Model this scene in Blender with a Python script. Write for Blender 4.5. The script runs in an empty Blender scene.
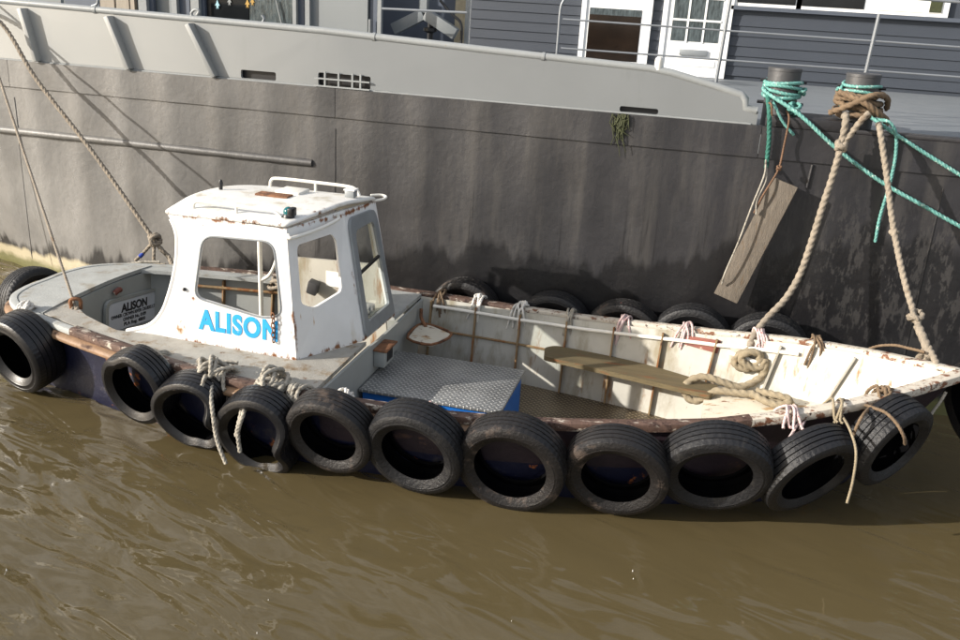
import bpy, bmesh, math, random
import numpy as np
from mathutils import Vector, Matrix, noise
random.seed(7); rng = np.random.default_rng(7)
sc = bpy.context.scene
C = sc.collection
R = math.radians
V = Vector

# ------------------------------------------------------------------ camera
# frame: +X along the boats towards the small boat's bow, +Y away from the quay, Z up, water at 0
CAM = V((2.275, -5.656, 2.8)); YAW = R(13.7); PITCH = R(19.6); ROLL = R(3.5)
fwd = V((-math.sin(YAW)*math.cos(PITCH), math.cos(YAW)*math.cos(PITCH), -math.sin(PITCH)))
rgt = V((math.cos(YAW), math.sin(YAW), 0)); upv = rgt.cross(fwd)
cr = rgt*math.cos(ROLL) + upv*math.sin(ROLL); cu = -rgt*math.sin(ROLL) + upv*math.cos(ROLL)
cd = bpy.data.cameras.new('camera'); cam = bpy.data.objects.new('camera', cd); C.objects.link(cam)
cam.matrix_world = Matrix(((cr.x, cu.x, -fwd.x, CAM.x), (cr.y, cu.y, -fwd.y, CAM.y), (cr.z, cu.z, -fwd.z, CAM.z), (0, 0, 0, 1)))
cd.sensor_width = 36; cd.lens = 36*900/960; cd.clip_start = 0.05; cd.clip_end = 3000
sc.camera = cam
# ------------------------------------------------------------------ sky, sun, exposure
SUN_REL, SUN_EL = R(58), R(21)
ldir = V((math.sin(SUN_REL)*math.cos(SUN_EL), math.cos(SUN_REL)*math.cos(SUN_EL), -math.sin(SUN_EL)))
w = bpy.data.worlds.new('World'); sc.world = w; w.use_nodes = True
nt = w.node_tree; sky = nt.nodes.new('ShaderNodeTexSky'); sky.sky_type = 'NISHITA'; sky.sun_disc = False
sky.sun_elevation = SUN_EL; sky.sun_rotation = math.atan2(-ldir.x, -ldir.y) % (2*math.pi)
sky.air_density = 1.0; sky.dust_density = 3.0; sky.ozone_density = 1.0
bg = nt.nodes['Background']; bg.inputs[1].default_value = 0.115
# thin broken cloud added over the whole sky to lift ambient light and reflections
wtc = nt.nodes.new('ShaderNodeTexCoord'); wmp = nt.nodes.new('ShaderNodeMapping'); wmp.inputs['Scale'].default_value = (1, 1, 2.5); nt.links.new(wtc.outputs['Generated'], wmp.inputs[0])
wno = nt.nodes.new('ShaderNodeTexNoise'); wno.inputs['Scale'].default_value = 3.2; wno.inputs['Detail'].default_value = 7; nt.links.new(wmp.outputs[0], wno.inputs['Vector'])
wmr = nt.nodes.new('ShaderNodeMapRange'); wmr.inputs[1].default_value = .40; wmr.inputs[2].default_value = .68; wmr.inputs[3].default_value = .12; wmr.inputs[4].default_value = .75; nt.links.new(wno.outputs['Fac'], wmr.inputs[0])
wmx = nt.nodes.new('ShaderNodeMix'); wmx.data_type = 'RGBA'; nt.links.new(wmr.outputs[0], wmx.inputs[0]); nt.links.new(sky.outputs[0], wmx.inputs[6]); wmx.inputs[7].default_value = (7.6, 7.6, 7.7, 1)
nt.links.new(wmx.outputs[2], bg.inputs[0])
sd = bpy.data.lights.new('sun', 'SUN'); sd.energy = 4.7; sd.angle = R(0.6); sd.color = (1.0, 0.945, 0.87)
so = bpy.data.objects.new('sun', sd); C.objects.link(so); so.rotation_euler = ldir.to_track_quat('-Z', 'Y').to_euler()
so.location = (-20, -14, 12)
sc.view_settings.view_transform = 'Standard'; sc.view_settings.look = 'None'
sc.view_settings.exposure = 0.62; sc.view_settings.gamma = 1; sc.view_settings.use_curve_mapping = False

# ------------------------------------------------------------------ materials
MATS = {}
def lin(c):
    return tuple(((x/255)/12.92 if x/255 <= .04045 else ((x/255+.055)/1.055)**2.4) for x in c) + (1,)
def mat(name, col, rough=.6, metal=0., var=.25, vscale=6., patches=(), bump=.0, bscale=40., spec=.5, stretch=(1, 1, 1), coord='Object'):
    """painted / worn surface: base colour with mottling, then patches [(colour, scale, threshold, soft, stretch, rough)]"""
    m = bpy.data.materials.new(name); m.use_nodes = True; n = m.node_tree.nodes; l = m.node_tree.links
    p = n['Principled BSDF']; p.inputs['Metallic'].default_value = metal; p.inputs['Specular IOR Level'].default_value = spec
    tc = n.new('ShaderNodeNewGeometry').outputs['Position'] if coord == 'World' else n.new('ShaderNodeTexCoord').outputs[coord]
    if coord == 'Object':
        oi = n.new('ShaderNodeObjectInfo'); om = n.new('ShaderNodeVectorMath'); om.operation = 'SCALE'; om.inputs[0].default_value = (13., 7., 5.); l.new(oi.outputs['Random'], om.inputs['Scale'])
        oa = n.new('ShaderNodeVectorMath'); l.new(tc, oa.inputs[0]); l.new(om.outputs[0], oa.inputs[1]); tc = oa.outputs[0]
    def vec(st):
        mp = n.new('ShaderNodeMapping'); mp.inputs['Scale'].default_value = st; l.new(tc, mp.inputs[0]); return mp.outputs[0]
    def noi(st, s, d=6, ro=.6):
        t = n.new('ShaderNodeTexNoise'); t.inputs['Scale'].default_value = s; t.inputs['Detail'].default_value = d
        t.inputs['Roughness'].default_value = ro; l.new(vec(st), t.inputs['Vector']); return t.outputs['Fac']
    c = lin(col)
    mx = n.new('ShaderNodeMix'); mx.data_type = 'RGBA'
    mx.inputs[6].default_value = tuple(x*(1-var) for x in c[:3])+(1,); mx.inputs[7].default_value = tuple(min(1, x*(1+var)) for x in c[:3])+(1,)
    r0 = n.new('ShaderNodeMapRange'); r0.inputs[1].default_value = .3; r0.inputs[2].default_value = .7
    l.new(noi(stretch, vscale), r0.inputs[0]); l.new(r0.outputs[0], mx.inputs[0]); out = mx.outputs[2]
    rv = None
    for pc, s, th, soft, st, pr in patches:
        mr = n.new('ShaderNodeMapRange'); mr.inputs[1].default_value = th; mr.inputs[2].default_value = th+soft
        l.new(noi(st, s, 8, .65), mr.inputs[0])
        m2 = n.new('ShaderNodeMix'); m2.data_type = 'RGBA'; m2.inputs[7].default_value = lin(pc)
        l.new(mr.outputs[0], m2.inputs[0]); l.new(out, m2.inputs[6]); out = m2.outputs[2]
        m3 = n.new('ShaderNodeMix'); m3.data_type = 'FLOAT'; m3.inputs[3].default_value = pr
        l.new(mr.outputs[0], m3.inputs[0])
        if rv is None: m3.inputs[2].default_value = rough
        else: l.new(rv, m3.inputs[2])
        rv = m3.outputs[0]
    l.new(out, p.inputs['Base Color'])
    if rv is None: p.inputs['Roughness'].default_value = rough
    else: l.new(rv, p.inputs['Roughness'])
    if bump:
        b = n.new('ShaderNodeBump'); b.inputs['Strength'].default_value = bump; b.inputs['Distance'].default_value = .01
        l.new(noi(stretch, bscale), b.inputs['Height']); l.new(b.outputs[0], p.inputs['Normal'])
    MATS[name] = m; m['_out'] = 0
    return m
RUST = (118, 62, 28); DRUST = (70, 42, 26)
one = (1, 1, 1)
M = {}
M['white'] = mat('white_cabin_paint', (220, 219, 216), .42, var=.05, vscale=5, patches=[((196, 186, 166), 4, .58, .14, (1, 1, .3), .55), ((178, 140, 92), 9, .665, .07, (2.2, 2.2, .28), .7), ((120, 70, 34), 15, .715, .03, (1, 1, .6), .85), ((64, 44, 32), 34, .735, .02, one, .9)], bump=.12, bscale=18)
M['roof'] = mat('white_roof_paint', (216, 214, 208), .5, var=.08, vscale=5, patches=[((176, 168, 150), 4, .54, .12, one, .6), ((150, 106, 62), 12, .66, .06, one, .85), ((84, 56, 36), 30, .68, .03, one, .9)], bump=.08, bscale=25)
def edge_rust(m, masks, col=(122, 76, 40), scale=14., th=.52):
    """rust bleeding at given places: masks = [(axis, value, width)], multiplied when nested in a tuple"""
    n = m.node_tree.nodes; l = m.node_tree.links; p = n['Principled BSDF']; src = p.inputs['Base Color'].links[0].from_socket
    g = n.new('ShaderNodeNewGeometry'); sx = n.new('ShaderNodeSeparateXYZ'); l.new(g.outputs['Position'], sx.inputs[0])
    def mt(op, a, b):
        k = n.new('ShaderNodeMath'); k.operation = op
        for i, v in enumerate((a, b)):
            if isinstance(v, (int, float)): k.inputs[i].default_value = v
            else: l.new(v, k.inputs[i])
        return k.outputs[0]
    tot = None
    for grp in masks:
        mm = None
        for ax, val, wd in grp:
            d = n.new('ShaderNodeMath'); d.operation = 'ABSOLUTE'; l.new(mt('SUBTRACT', sx.outputs[ax], val), d.inputs[0])
            r = n.new('ShaderNodeMapRange'); r.inputs[1].default_value = wd; r.inputs[2].default_value = 0; l.new(d.outputs[0], r.inputs[0])
            mm = r.outputs[0] if mm is None else mt('MULTIPLY', mm, r.outputs[0])
        tot = mm if tot is None else mt('MAXIMUM', tot, mm)
    mp = n.new('ShaderNodeMapping'); mp.inputs['Scale'].default_value = (1.3, 1.3, .6); l.new(g.outputs['Position'], mp.inputs[0])
    t = n.new('ShaderNodeTexNoise'); t.inputs['Scale'].default_value = scale; t.inputs['Detail'].default_value = 8; t.inputs['Roughness'].default_value = .7; l.new(mp.outputs[0], t.inputs['Vector'])
    r = n.new('ShaderNodeMapRange'); r.inputs[1].default_value = th; r.inputs[2].default_value = th+.12
    l.new(mt('ADD', t.outputs['Fac'], mt('MULTIPLY', mt('SUBTRACT', tot, .75), .30)), r.inputs[0])
    mx = n.new('ShaderNodeMix'); mx.data_type = 'RGBA'; l.new(mt('MULTIPLY', mt('MULTIPLY', r.outputs[0], tot), 1.3), mx.inputs[0]); mx.clamp_factor = True
    l.new(src, mx.inputs[6]); mx.inputs[7].default_value = lin(col); l.new(mx.outputs[2], p.inputs['Base Color'])
edge_rust(M['white'], [((2, .52, .07),), ((2, 1.375, .05),), ((0, -.17, .09), (1, -.65, .05)), ((2, .83, .10), (0, -.90, .10)), ((2, .90, .4), (1, -.14, .06)), ((0, -1.0, .12), (2, .62, .2))])
edge_rust(M['white'], [((2, .60, .12), (0, -1.02, .10)), ((2, .74, .10), (0, -.30, .12))], (150, 112, 66), 9., .50)
edge_rust(M['roof'], [((1, -.63, .04),), ((0, -.14, .14), (1, -.35, .4)), ((1, .40, .06),)], (104, 70, 44), 16., .57)
edge_rust(M['roof'], [((1, -.12, .3), (0, -.6, .4))], (166, 150, 122), 6., .50)
M['deckgrey'] = mat('grey_deck_paint', (158, 160, 157), .62, var=.12, vscale=7, patches=[((140, 136, 126), 5, .55, .1, one, .7), ((116, 76, 46), 11, .66, .05, one, .9), ((60, 46, 38), 26, .70, .04, one, .9)], bump=.25, bscale=60)
M['sidedeck'] = mat('worn_side_deck', (152, 148, 139), .7, var=.16, vscale=9, patches=[((126, 110, 88), 6, .52, .12, one, .8), ((96, 66, 44), 12, .62, .06, one, .9), ((48, 40, 34), 30, .68, .05, one, .9)], bump=.35, bscale=70)
M['innergrey'] = mat('grey_interior_paint', (154, 156, 152), .5, var=.06, vscale=4, patches=[((142, 146, 140), 5, .58, .15, (1, 1, .3), .6), ((124, 78, 40), 12, .72, .05, (1, 1, .4), .85)], bump=.06)
M['cream'] = mat('cream_interior_paint', (178, 175, 165), .5, var=.10, vscale=4, patches=[((140, 132, 112), 4, .50, .16, (1, 1, .35), .6), ((132, 92, 48), 7, .58, .12, (1.6, 1, .3), .85), ((96, 58, 30), 18, .69, .05, (1, 1, .5), .9)], bump=.06)
M['platform'] = mat('rusty_white_plate', (206, 198, 180), .6, var=.08, patches=[((170, 140, 100), 7, .56, .08, (1, 2.2, 1), .8), ((112, 66, 34), 11, .60, .05, (1, 2.2, 1), .9)], bump=.25, bscale=50)
M['gunwale'] = mat('worn_gunwale_paint', (86, 66, 56), .6, var=.35, vscale=14, patches=[((176, 166, 152), 16, .56, .05, (.6, 2, 1), .6), ((52, 34, 28), 22, .54, .08, one, .8), ((150, 70, 58), 14, .71, .03, one, .7)], bump=.4, bscale=60)
M['gunwhite'] = mat('flaking_white_gunwale', (190, 182, 168), .6, var=.1, vscale=8, patches=[((112, 74, 52), 16, .53, .06, (.7, 1.4, 1), .8), ((60, 40, 34), 24, .60, .05, one, .85), ((150, 60, 54), 13, .72, .03, one, .7)], bump=.35, bscale=60)
M['strake'] = mat('weathered_rubbing_strake', (132, 104, 78), .6, var=.25, vscale=9, patches=[((188, 172, 146), 6, .58, .06, (.4, 1, 1), .6), ((64, 42, 32), 10, .55, .1, (.5, 1, 1), .85)], bump=.4, bscale=50)
M['hullblue'] = mat('flaking_navy_hull', (18, 21, 44), .45, var=.3, vscale=5, patches=[((48, 46, 52), 5, .55, .1, one, .6), ((140, 80, 40), 7, .61, .03, one, .9), ((120, 106, 86), 12, .68, .03, one, .8)], bump=.3, bscale=40)
M['hulldark'] = mat('dark_hull_side', (44, 34, 40), .5, var=.3, vscale=6, patches=[((86, 62, 52), 8, .62, .08, (.5, 1, 1), .7)], bump=.3)
M['blue'] = mat('bright_blue_paint', (20, 96, 176), .45, var=.12, patches=[((160, 150, 140), 18, .74, .03, one, .7)])
M['letter'] = mat('sky_blue_letter_paint', (32, 152, 212), .5, var=.12, vscale=14, patches=[((150, 190, 208), 20, .64, .08, one, .6), ((222, 220, 216), 34, .70, .03, one, .6)])
M['blacktext'] = mat('black_print', (24, 24, 26), .5, var=.05)
M['plate'] = mat('pale_nameplate', (196, 200, 206), .35, var=.03)
M['rust'] = mat('rusty_steel', (124, 84, 56), .85, var=.35, vscale=20, patches=[((72, 46, 32), 14, .5, .15, one, .9), ((168, 150, 126), 10, .66, .05, one, .8)], bump=.5, bscale=80)
M['ribm'] = mat('rust_streaked_rib', (134, 112, 80), .65, var=.15, vscale=12, patches=[((130, 84, 46), 9, .5, .1, (1, 1, .3), .85), ((78, 50, 34), 16, .64, .06, one, .9)], bump=.4)
M['grey_metal'] = mat('grey_window_metal', (140, 144, 146), .45, metal=.3, var=.12, patches=[((90, 80, 70), 14, .66, .06, one, .8)])
M['galv'] = mat('galvanised_pipe', (126, 130, 134), .4, metal=.3, var=.1, patches=[((140, 120, 90), 10, .68, .05, one, .8)])
M['whitepipe'] = mat('flaking_white_pipe', (224, 220, 210), .5, var=.06, patches=[((120, 84, 56), 14, .66, .04, one, .85)])
M['black'] = mat('black_plastic', (24, 24, 26), .4, var=.1)
M['teal_lens'] = mat('green_lamp_lens', (12, 88, 92), .15, var=.1)
M['rubber'] = mat('old_tyre_rubber', (22, 22, 24), .48, var=.3, vscale=7, patches=[((40, 38, 36), 5, .55, .12, one, .65), ((74, 66, 54), 9, .66, .08, one, .85)], bump=.55, bscale=55, spec=.4)
M['rubber_worn'] = mat('worn_brownish_rubber', (26, 24, 24), .48, var=.3, vscale=7, patches=[((70, 60, 53), 7, .56, .1, one, .65), ((110, 52, 40), 16, .70, .03, one, .8)], bump=.55, bscale=55, spec=.4)
M['rubber_wet'] = mat('wet_tyre_rubber', (17, 17, 20), .36, var=.3, vscale=7, patches=[((54, 52, 50), 6, .60, .1, one, .6), ((70, 64, 50), 10, .68, .06, one, .8)], bump=.2, bscale=90)
M['liner'] = mat('tyre_inner_liner', (12, 12, 13), 1.0, var=.3, spec=0.)
M['rope_tan'] = mat('tan_laid_rope', (134, 124, 110), .9, var=.22, vscale=30, patches=[((110, 92, 72), 9, .58, .1, one, .95)], bump=.5, bscale=200)
M['rope_cream'] = mat('cream_laid_rope', (138, 126, 104), .9, var=.2, vscale=30, patches=[((130, 112, 84), 9, .6, .1, one, .95)], bump=.5, bscale=200)
M['rope_brown'] = mat('brown_old_rope', (108, 90, 70), .9, var=.25, vscale=30, bump=.5, bscale=200)
M['rope_grey'] = mat('dirty_grey_cord', (156, 150, 138), .9, var=.3, vscale=25, patches=[((84, 76, 66), 14, .56, .1, one, .95)], bump=.5, bscale=200)
M['rope_white'] = mat('white_cord', (210, 206, 198), .85, var=.12, vscale=25, patches=[((150, 140, 124), 12, .6, .1, one, .9)], bump=.4, bscale=200)
M['rope_pink'] = mat('pink_flecked_cord', (198, 176, 172), .85, var=.12, vscale=25, patches=[((168, 84, 84), 60, .58, .04, one, .9), ((70, 80, 150), 70, .68, .03, one, .9)], bump=.4, bscale=200)
M['rope_teal'] = mat('teal_polyprop_rope', (92, 146, 138), .6, var=.3, vscale=30, patches=[((190, 210, 200), 40, .58, .08, one, .7)], bump=.4, bscale=200)
M['rope_dgreen'] = mat('dark_green_rope', (40, 96, 84), .8, var=.25, vscale=30, bump=.4, bscale=200)
M['cord_orange'] = mat('orange_brown_cord', (100, 74, 54), .8, var=.2, vscale=30, bump=.3, bscale=200)
M['rope_end'] = mat('blue_tape', (30, 60, 150), .5, var=.1)
M['wood'] = mat('weathered_timber', (96, 88, 78), .85, var=.22, vscale=8, stretch=(6, 6, .8), patches=[((92, 76, 58), 9, .58, .1, (6, 6, .6), .9), ((52, 42, 34), 4, .68, .06, one, .9)], bump=.7, bscale=30)
M['benchwood'] = mat('mossy_bench_plank', (98, 86, 60), .8, var=.2, vscale=6, stretch=(.5, 6, 6), patches=[((120, 74, 40), 5, .58, .1, (.6, 3, 3), .85), ((70, 64, 44), 6, .6, .1, (.6, 6, 6), .9)], bump=.5, bscale=30)
M['bulwark'] = mat('pale_grey_bulwark_paint', (122, 126, 127), .42, var=.05, vscale=1.2, patches=[((118, 120, 116), 2, .58, .2, (1, 1, .25), .45), ((150, 116, 74), 16, .77, .03, (1, 1, .5), .8)], bump=.10, bscale=3.0)
M['rail'] = mat('pale_rail_paint', (134, 137, 137), .42, var=.06, patches=[((120, 104, 78), 9, .68, .05, one, .8)], bump=.15)
M['bdeck'] = mat('grey_barge_deck', (112, 117, 121), .6, var=.08)
M['siding'] = mat('slate_siding_paint', (56, 61, 69), .5, var=.06, vscale=3, bump=.08, bscale=30)
M['slatetrim'] = mat('slate_trim_paint', (76, 82, 92), .5, var=.06)
M['upvc'] = mat('white_frame_plastic', (232, 232, 230), .35, var=.02)
M['bluegrey'] = mat('blue_grey_panel', (78, 85, 97), .45, var=.06)
M['palewood'] = mat('pale_boards', (150, 140, 126), .75, var=.16, stretch=(4, 4, .6))
M['shade_blind'] = mat('brown_blind', (34, 26, 20), .10, var=.35, vscale=3)
M['curtain'] = mat('white_curtain', (226, 224, 218), .8, var=.06, stretch=(6, 1, 1))
M['bollard'] = mat('worn_bollard_steel', (68, 68, 69), .5, metal=.2, var=.25, patches=[((96, 88, 78), 8, .6, .1, one, .7)], bump=.2)
M['blacksteel'] = mat('black_painted_steel', (36, 35, 37), .5, var=.25, patches=[((84, 78, 72), 8, .66, .06, one, .7)], bump=.25)
M['weed'] = mat('green_weed', (56, 60, 34), .8, var=.35, vscale=30)
M['aniline'] = mat('yellow_card', (170, 134, 60), .6, var=.1)
M['paleblue'] = mat('pale_blue_card', (150, 190, 200), .6, var=.1)
M['sandbrick'] = mat('mottled_buff_wall', (170, 158, 132), .8, var=.15, vscale=20)  # even buff colour with random mottling

def node_mat(name):
    m = bpy.data.materials.new(name); m.use_nodes = True
    return m, m.node_tree.nodes, m.node_tree.links, m.node_tree.nodes['Principled BSDF']
# chequer plate: raised lugs in alternating directions
def chequer(name, col, lug, rough, metal, pitch=.034):
    m, n, l, p = node_mat(name)
    tc = n.new('ShaderNodeTexCoord').outputs['Object']
    def mth(op, a, b=None, c=None):
        k = n.new('ShaderNodeMath'); k.operation = op
        for i, v in enumerate((a, b, c)):
            if v is None: continue
            if isinstance(v, (int, float)): k.inputs[i].default_value = v
            else: l.new(v, k.inputs[i])
        return k.outputs[0]
    sep = n.new('ShaderNodeSeparateXYZ'); l.new(tc, sep.inputs[0])
    a = mth('DIVIDE', mth('ADD', sep.outputs[0], sep.outputs[1]), pitch*1.414); b = mth('DIVIDE', mth('SUBTRACT', sep.outputs[0], sep.outputs[1]), pitch*1.414)
    chk = mth('PINGPONG', mth('ADD', mth('FLOOR', a), mth('FLOOR', b)), 1.0)
    fa = mth('SUBTRACT', mth('FRACT', a), .5); fb = mth('SUBTRACT', mth('FRACT', b), .5)
    def ell(x, y): return mth('ADD', mth('POWER', mth('DIVIDE', x, .46), 2), mth('POWER', mth('DIVIDE', y, .17), 2))
    e = mth('ADD', mth('MULTIPLY', ell(fa, fb), chk), mth('MULTIPLY', ell(fb, fa), mth('SUBTRACT', 1.0, chk)))
    lugm = n.new('ShaderNodeMapRange'); lugm.inputs[1].default_value = 1.15; lugm.inputs[2].default_value = .55; l.new(e, lugm.inputs[0])
    no = n.new('ShaderNodeTexNoise'); no.inputs['Scale'].default_value = 5; no.inputs['Detail'].default_value = 6; l.new(tc, no.inputs['Vector'])
    rr = n.new('ShaderNodeMapRange'); rr.inputs[1].default_value = .35; rr.inputs[2].default_value = .65; l.new(no.outputs['Fac'], rr.inputs[0])
    m1 = n.new('ShaderNodeMix'); m1.data_type = 'RGBA'; c = lin(col)
    m1.inputs[6].default_value = tuple(x*.65 for x in c[:3])+(1,); m1.inputs[7].default_value = c; l.new(rr.outputs[0], m1.inputs[0])
    m2 = n.new('ShaderNodeMix'); m2.data_type = 'RGBA'; m2.inputs[7].default_value = lin(lug); l.new(m1.outputs[2], m2.inputs[6])
    l.new(mth('MULTIPLY', lugm.outputs[0], .75), m2.inputs[0]); l.new(m2.outputs[2], p.inputs['Base Color'])
    p.inputs['Roughness'].default_value = rough; p.inputs['Metallic'].default_value = metal
    bp = n.new('ShaderNodeBump'); bp.inputs['Strength'].default_value = .8; bp.inputs['Distance'].default_value = .004
    l.new(lugm.outputs[0], bp.inputs['Height']); l.new(bp.outputs[0], p.inputs['Normal'])
    return m
M['chequer'] = chequer('chequer_plate_alloy', (150, 151, 150), (214, 213, 208), .36, .4)
M['chequer_floor'] = chequer('dirty_chequer_floor', (104, 92, 74), (168, 152, 124), .45, .35)

# glass: mostly clear with a Fresnel reflection
def glass(name, tint=(.9, .93, .93), refl=1.0, dark=0.):
    m = bpy.data.materials.new(name); m.use_nodes = True; n = m.node_tree.nodes; l = m.node_tree.links
    n.remove(n['Principled BSDF']); tr = n.new('ShaderNodeBsdfTransparent'); tr.inputs[0].default_value = tint+(1,)
    gl = n.new('ShaderNodeBsdfGlossy'); gl.inputs['Roughness'].default_value = .03
    fr = n.new('ShaderNodeLayerWeight'); fr.inputs[0].default_value = .5; pw = n.new('ShaderNodeMath'); pw.operation = 'POWER'; pw.inputs[1].default_value = 4; l.new(fr.outputs['Facing'], pw.inputs[0]); ma = n.new('ShaderNodeMath'); ma.operation = 'MULTIPLY_ADD'; ma.inputs[1].default_value = .7; ma.inputs[2].default_value = .03; l.new(pw.outputs[0], ma.inputs[0])
    mx = n.new('ShaderNodeMixShader'); l.new(ma.outputs[0], mx.inputs[0]); l.new(tr.outputs[0], mx.inputs[1]); l.new(gl.outputs[0], mx.inputs[2])
    l.new(mx.outputs[0], n['Material Output'].inputs[0]); return m
M['glass'] = glass('clear_window_glass')
M['darkglass'] = mat('dark_room_glass', (22, 24, 26), .06, var=.4, vscale=3)
M['hammered'] = mat('textured_door_glass', (70, 78, 80), .18, var=.6, vscale=16, stretch=(2.2, 1, .5), bump=.6, bscale=26)

# barge side: dark grey bitumen paint, tide-line wetting, peeling and run marks
def barge_mat(name, base, upper=False):
    m, n, l, p = node_mat(name)
    pos = n.new('ShaderNodeNewGeometry').outputs['Position']
    sep = n.new('ShaderNodeSeparateXYZ'); l.new(pos, sep.inputs[0])
    def mp(st):
        k = n.new('ShaderNodeMapping'); k.inputs['Scale'].default_value = st; l.new(pos, k.inputs[0]); return k.outputs[0]
    def noi(st, s, d=6, ro=.6):
        t = n.new('ShaderNodeTexNoise'); t.inputs['Scale'].default_value = s; t.inputs['Detail'].default_value = d; t.inputs['Roughness'].default_value = ro
        l.new(mp(st), t.inputs['Vector']); return t.outputs['Fac']
    def mr(v, a, b, c=0., d=1.):
        k = n.new('ShaderNodeMapRange'); k.inputs[1].default_value = a; k.inputs[2].default_value = b; k.inputs[3].default_value = c; k.inputs[4].default_value = d
        if isinstance(v, float): k.inputs[0].default_value = v
        else: l.new(v, k.inputs[0])
        return k.outputs[0]
    def mth(op, a, b=None):
        k = n.new('ShaderNodeMath'); k.operation = op
        for i, v in enumerate((a, b)):
            if v is None: continue
            if isinstance(v, (int, float)): k.inputs[i].default_value = v
            else: l.new(v, k.inputs[i])
        return k.outputs[0]
    def mix(f, a, b):
        k = n.new('ShaderNodeMix'); k.data_type = 'RGBA'; l.new(f, k.inputs[0])
        for i, v in ((6, a), (7, b)):
            if isinstance(v, tuple): k.inputs[i].default_value = v
            else: l.new(v, k.inputs[i])
        return k.outputs[2]
    # sun sheen painted in, paler to the left bay by bay; blacker paint rightwards
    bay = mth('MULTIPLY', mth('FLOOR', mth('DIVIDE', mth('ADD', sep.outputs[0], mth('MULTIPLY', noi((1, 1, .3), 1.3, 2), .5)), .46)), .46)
    sheen = mr(mth('ADD', mth('ADD', mth('MULTIPLY', sep.outputs[0], .6), mth('MULTIPLY', bay, .4)), mth('MULTIPLY', mth('SUBTRACT', noi(one, .8, 4), .5), 1.6)), -.5, -3.7)
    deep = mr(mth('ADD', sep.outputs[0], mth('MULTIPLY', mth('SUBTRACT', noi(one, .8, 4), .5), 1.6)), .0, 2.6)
    base_c = mix(deep, mix(sheen, lin(base), lin((116, 114, 110))), lin((34, 33, 36)))
    k0 = n.new('ShaderNodeMix'); k0.data_type = 'RGBA'; k0.blend_type = 'MULTIPLY'; k0.inputs[0].default_value = 1; l.new(base_c, k0.inputs[6])
    l.new(mix(mr(noi(one, 1.4, 6), .32, .68), (.74, .74, .74, 1), (1.22, 1.22, 1.22, 1)), k0.inputs[7]); col = k0.outputs[2]
    col = mix(mth('MULTIPLY', mr(noi((3, 1, .35), 2.6, 6), .5, .75), .30), col, lin((92, 88, 82)))      # faded chalky streaks
    # tide-wet lower side with a ragged run-marked edge, higher towards the right end
    edge = mth('ADD', mth('ADD', mr(sep.outputs[0], -2.6, .4, .30, .86), mth('MULTIPLY', mth('SUBTRACT', noi((1, 1, .02), 5.5, 3), .5), .62)), mth('MULTIPLY', mr(sep.outputs[0], 1.6, 3.4), .45))
    wet = mr(mth('SUBTRACT', edge, sep.outputs[2]), -.03, .05)
    runs = mth('MULTIPLY', mth('MULTIPLY', mr(noi((9, 1, .30), 1.5, 5), .60, .66), mr(sep.outputs[2], 1.55, .9)), mr(sep.outputs[0], -2.2, -.4))
    peel = mth('MULTIPLY', mr(noi((1.8, 1, .6), 10, 9, .7), .52, .56), mr(sep.outputs[0], 2.5, 3.3))
    peel = mth('MULTIPLY', peel, mth('MULTIPLY', mr(sep.outputs[2], 1.75, 1.4), mr(sep.outputs[2], .3, .7)))
    dark = mth('MAXIMUM', wet, runs)
    col = mix(mth('MULTIPLY', dark, .85), col, lin((13, 12, 14)))
    col = mix(mth('MULTIPLY', peel, .6), col, lin((60, 58, 57)))
    # pale lime band and algae just above the water
    pale = mth('MULTIPLY', mr(mth('ADD', sep.outputs[2], mth('MULTIPLY', mth('SUBTRACT', noi((1, 1, .4), 6), .5), .16)), .24, .20), mr(sep.outputs[0], -2.2, -2.8))
    col = mix(pale, col, lin((168, 158, 132)))
    alg = mr(mth('ADD', sep.outputs[2], mth('MULTIPLY', mth('SUBTRACT', noi(one, 9), .5), .12)), .15, .09)
    col = mix(mth('MULTIPLY', alg, .9), col, lin((92, 92, 52)))
    l.new(col, p.inputs['Base Color'])
    ro = mth('ADD', mr(noi(one, 3.0, 5), .3, .7, .40, .52), mth('MULTIPLY', dark, -.06)); l.new(ro, p.inputs['Roughness'])
    p.inputs['Specular IOR Level'].default_value = .62
    h = mth('ADD', mth('MULTIPLY', noi(one, 22, 7, .55), .35), mth('MULTIPLY', noi((1, 1, .6), 5, 4), .65))
    b = n.new('ShaderNodeBump'); b.inputs['Strength'].default_value = .35; b.inputs['Distance'].default_value = .02; l.new(h, b.inputs['Height'])
    l.new(b.outputs[0], p.inputs['Normal'])
    return m
M['bulwark_side'] = mat('bulwark_side_paint', (114, 117, 118), .42, var=.05, vscale=1.2, patches=[((98, 101, 100), 2, .56, .2, (1, 1, .25), .45), ((122, 96, 62), 16, .76, .03, (1, 1, .5), .8)], bump=.10, bscale=3.0)
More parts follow.
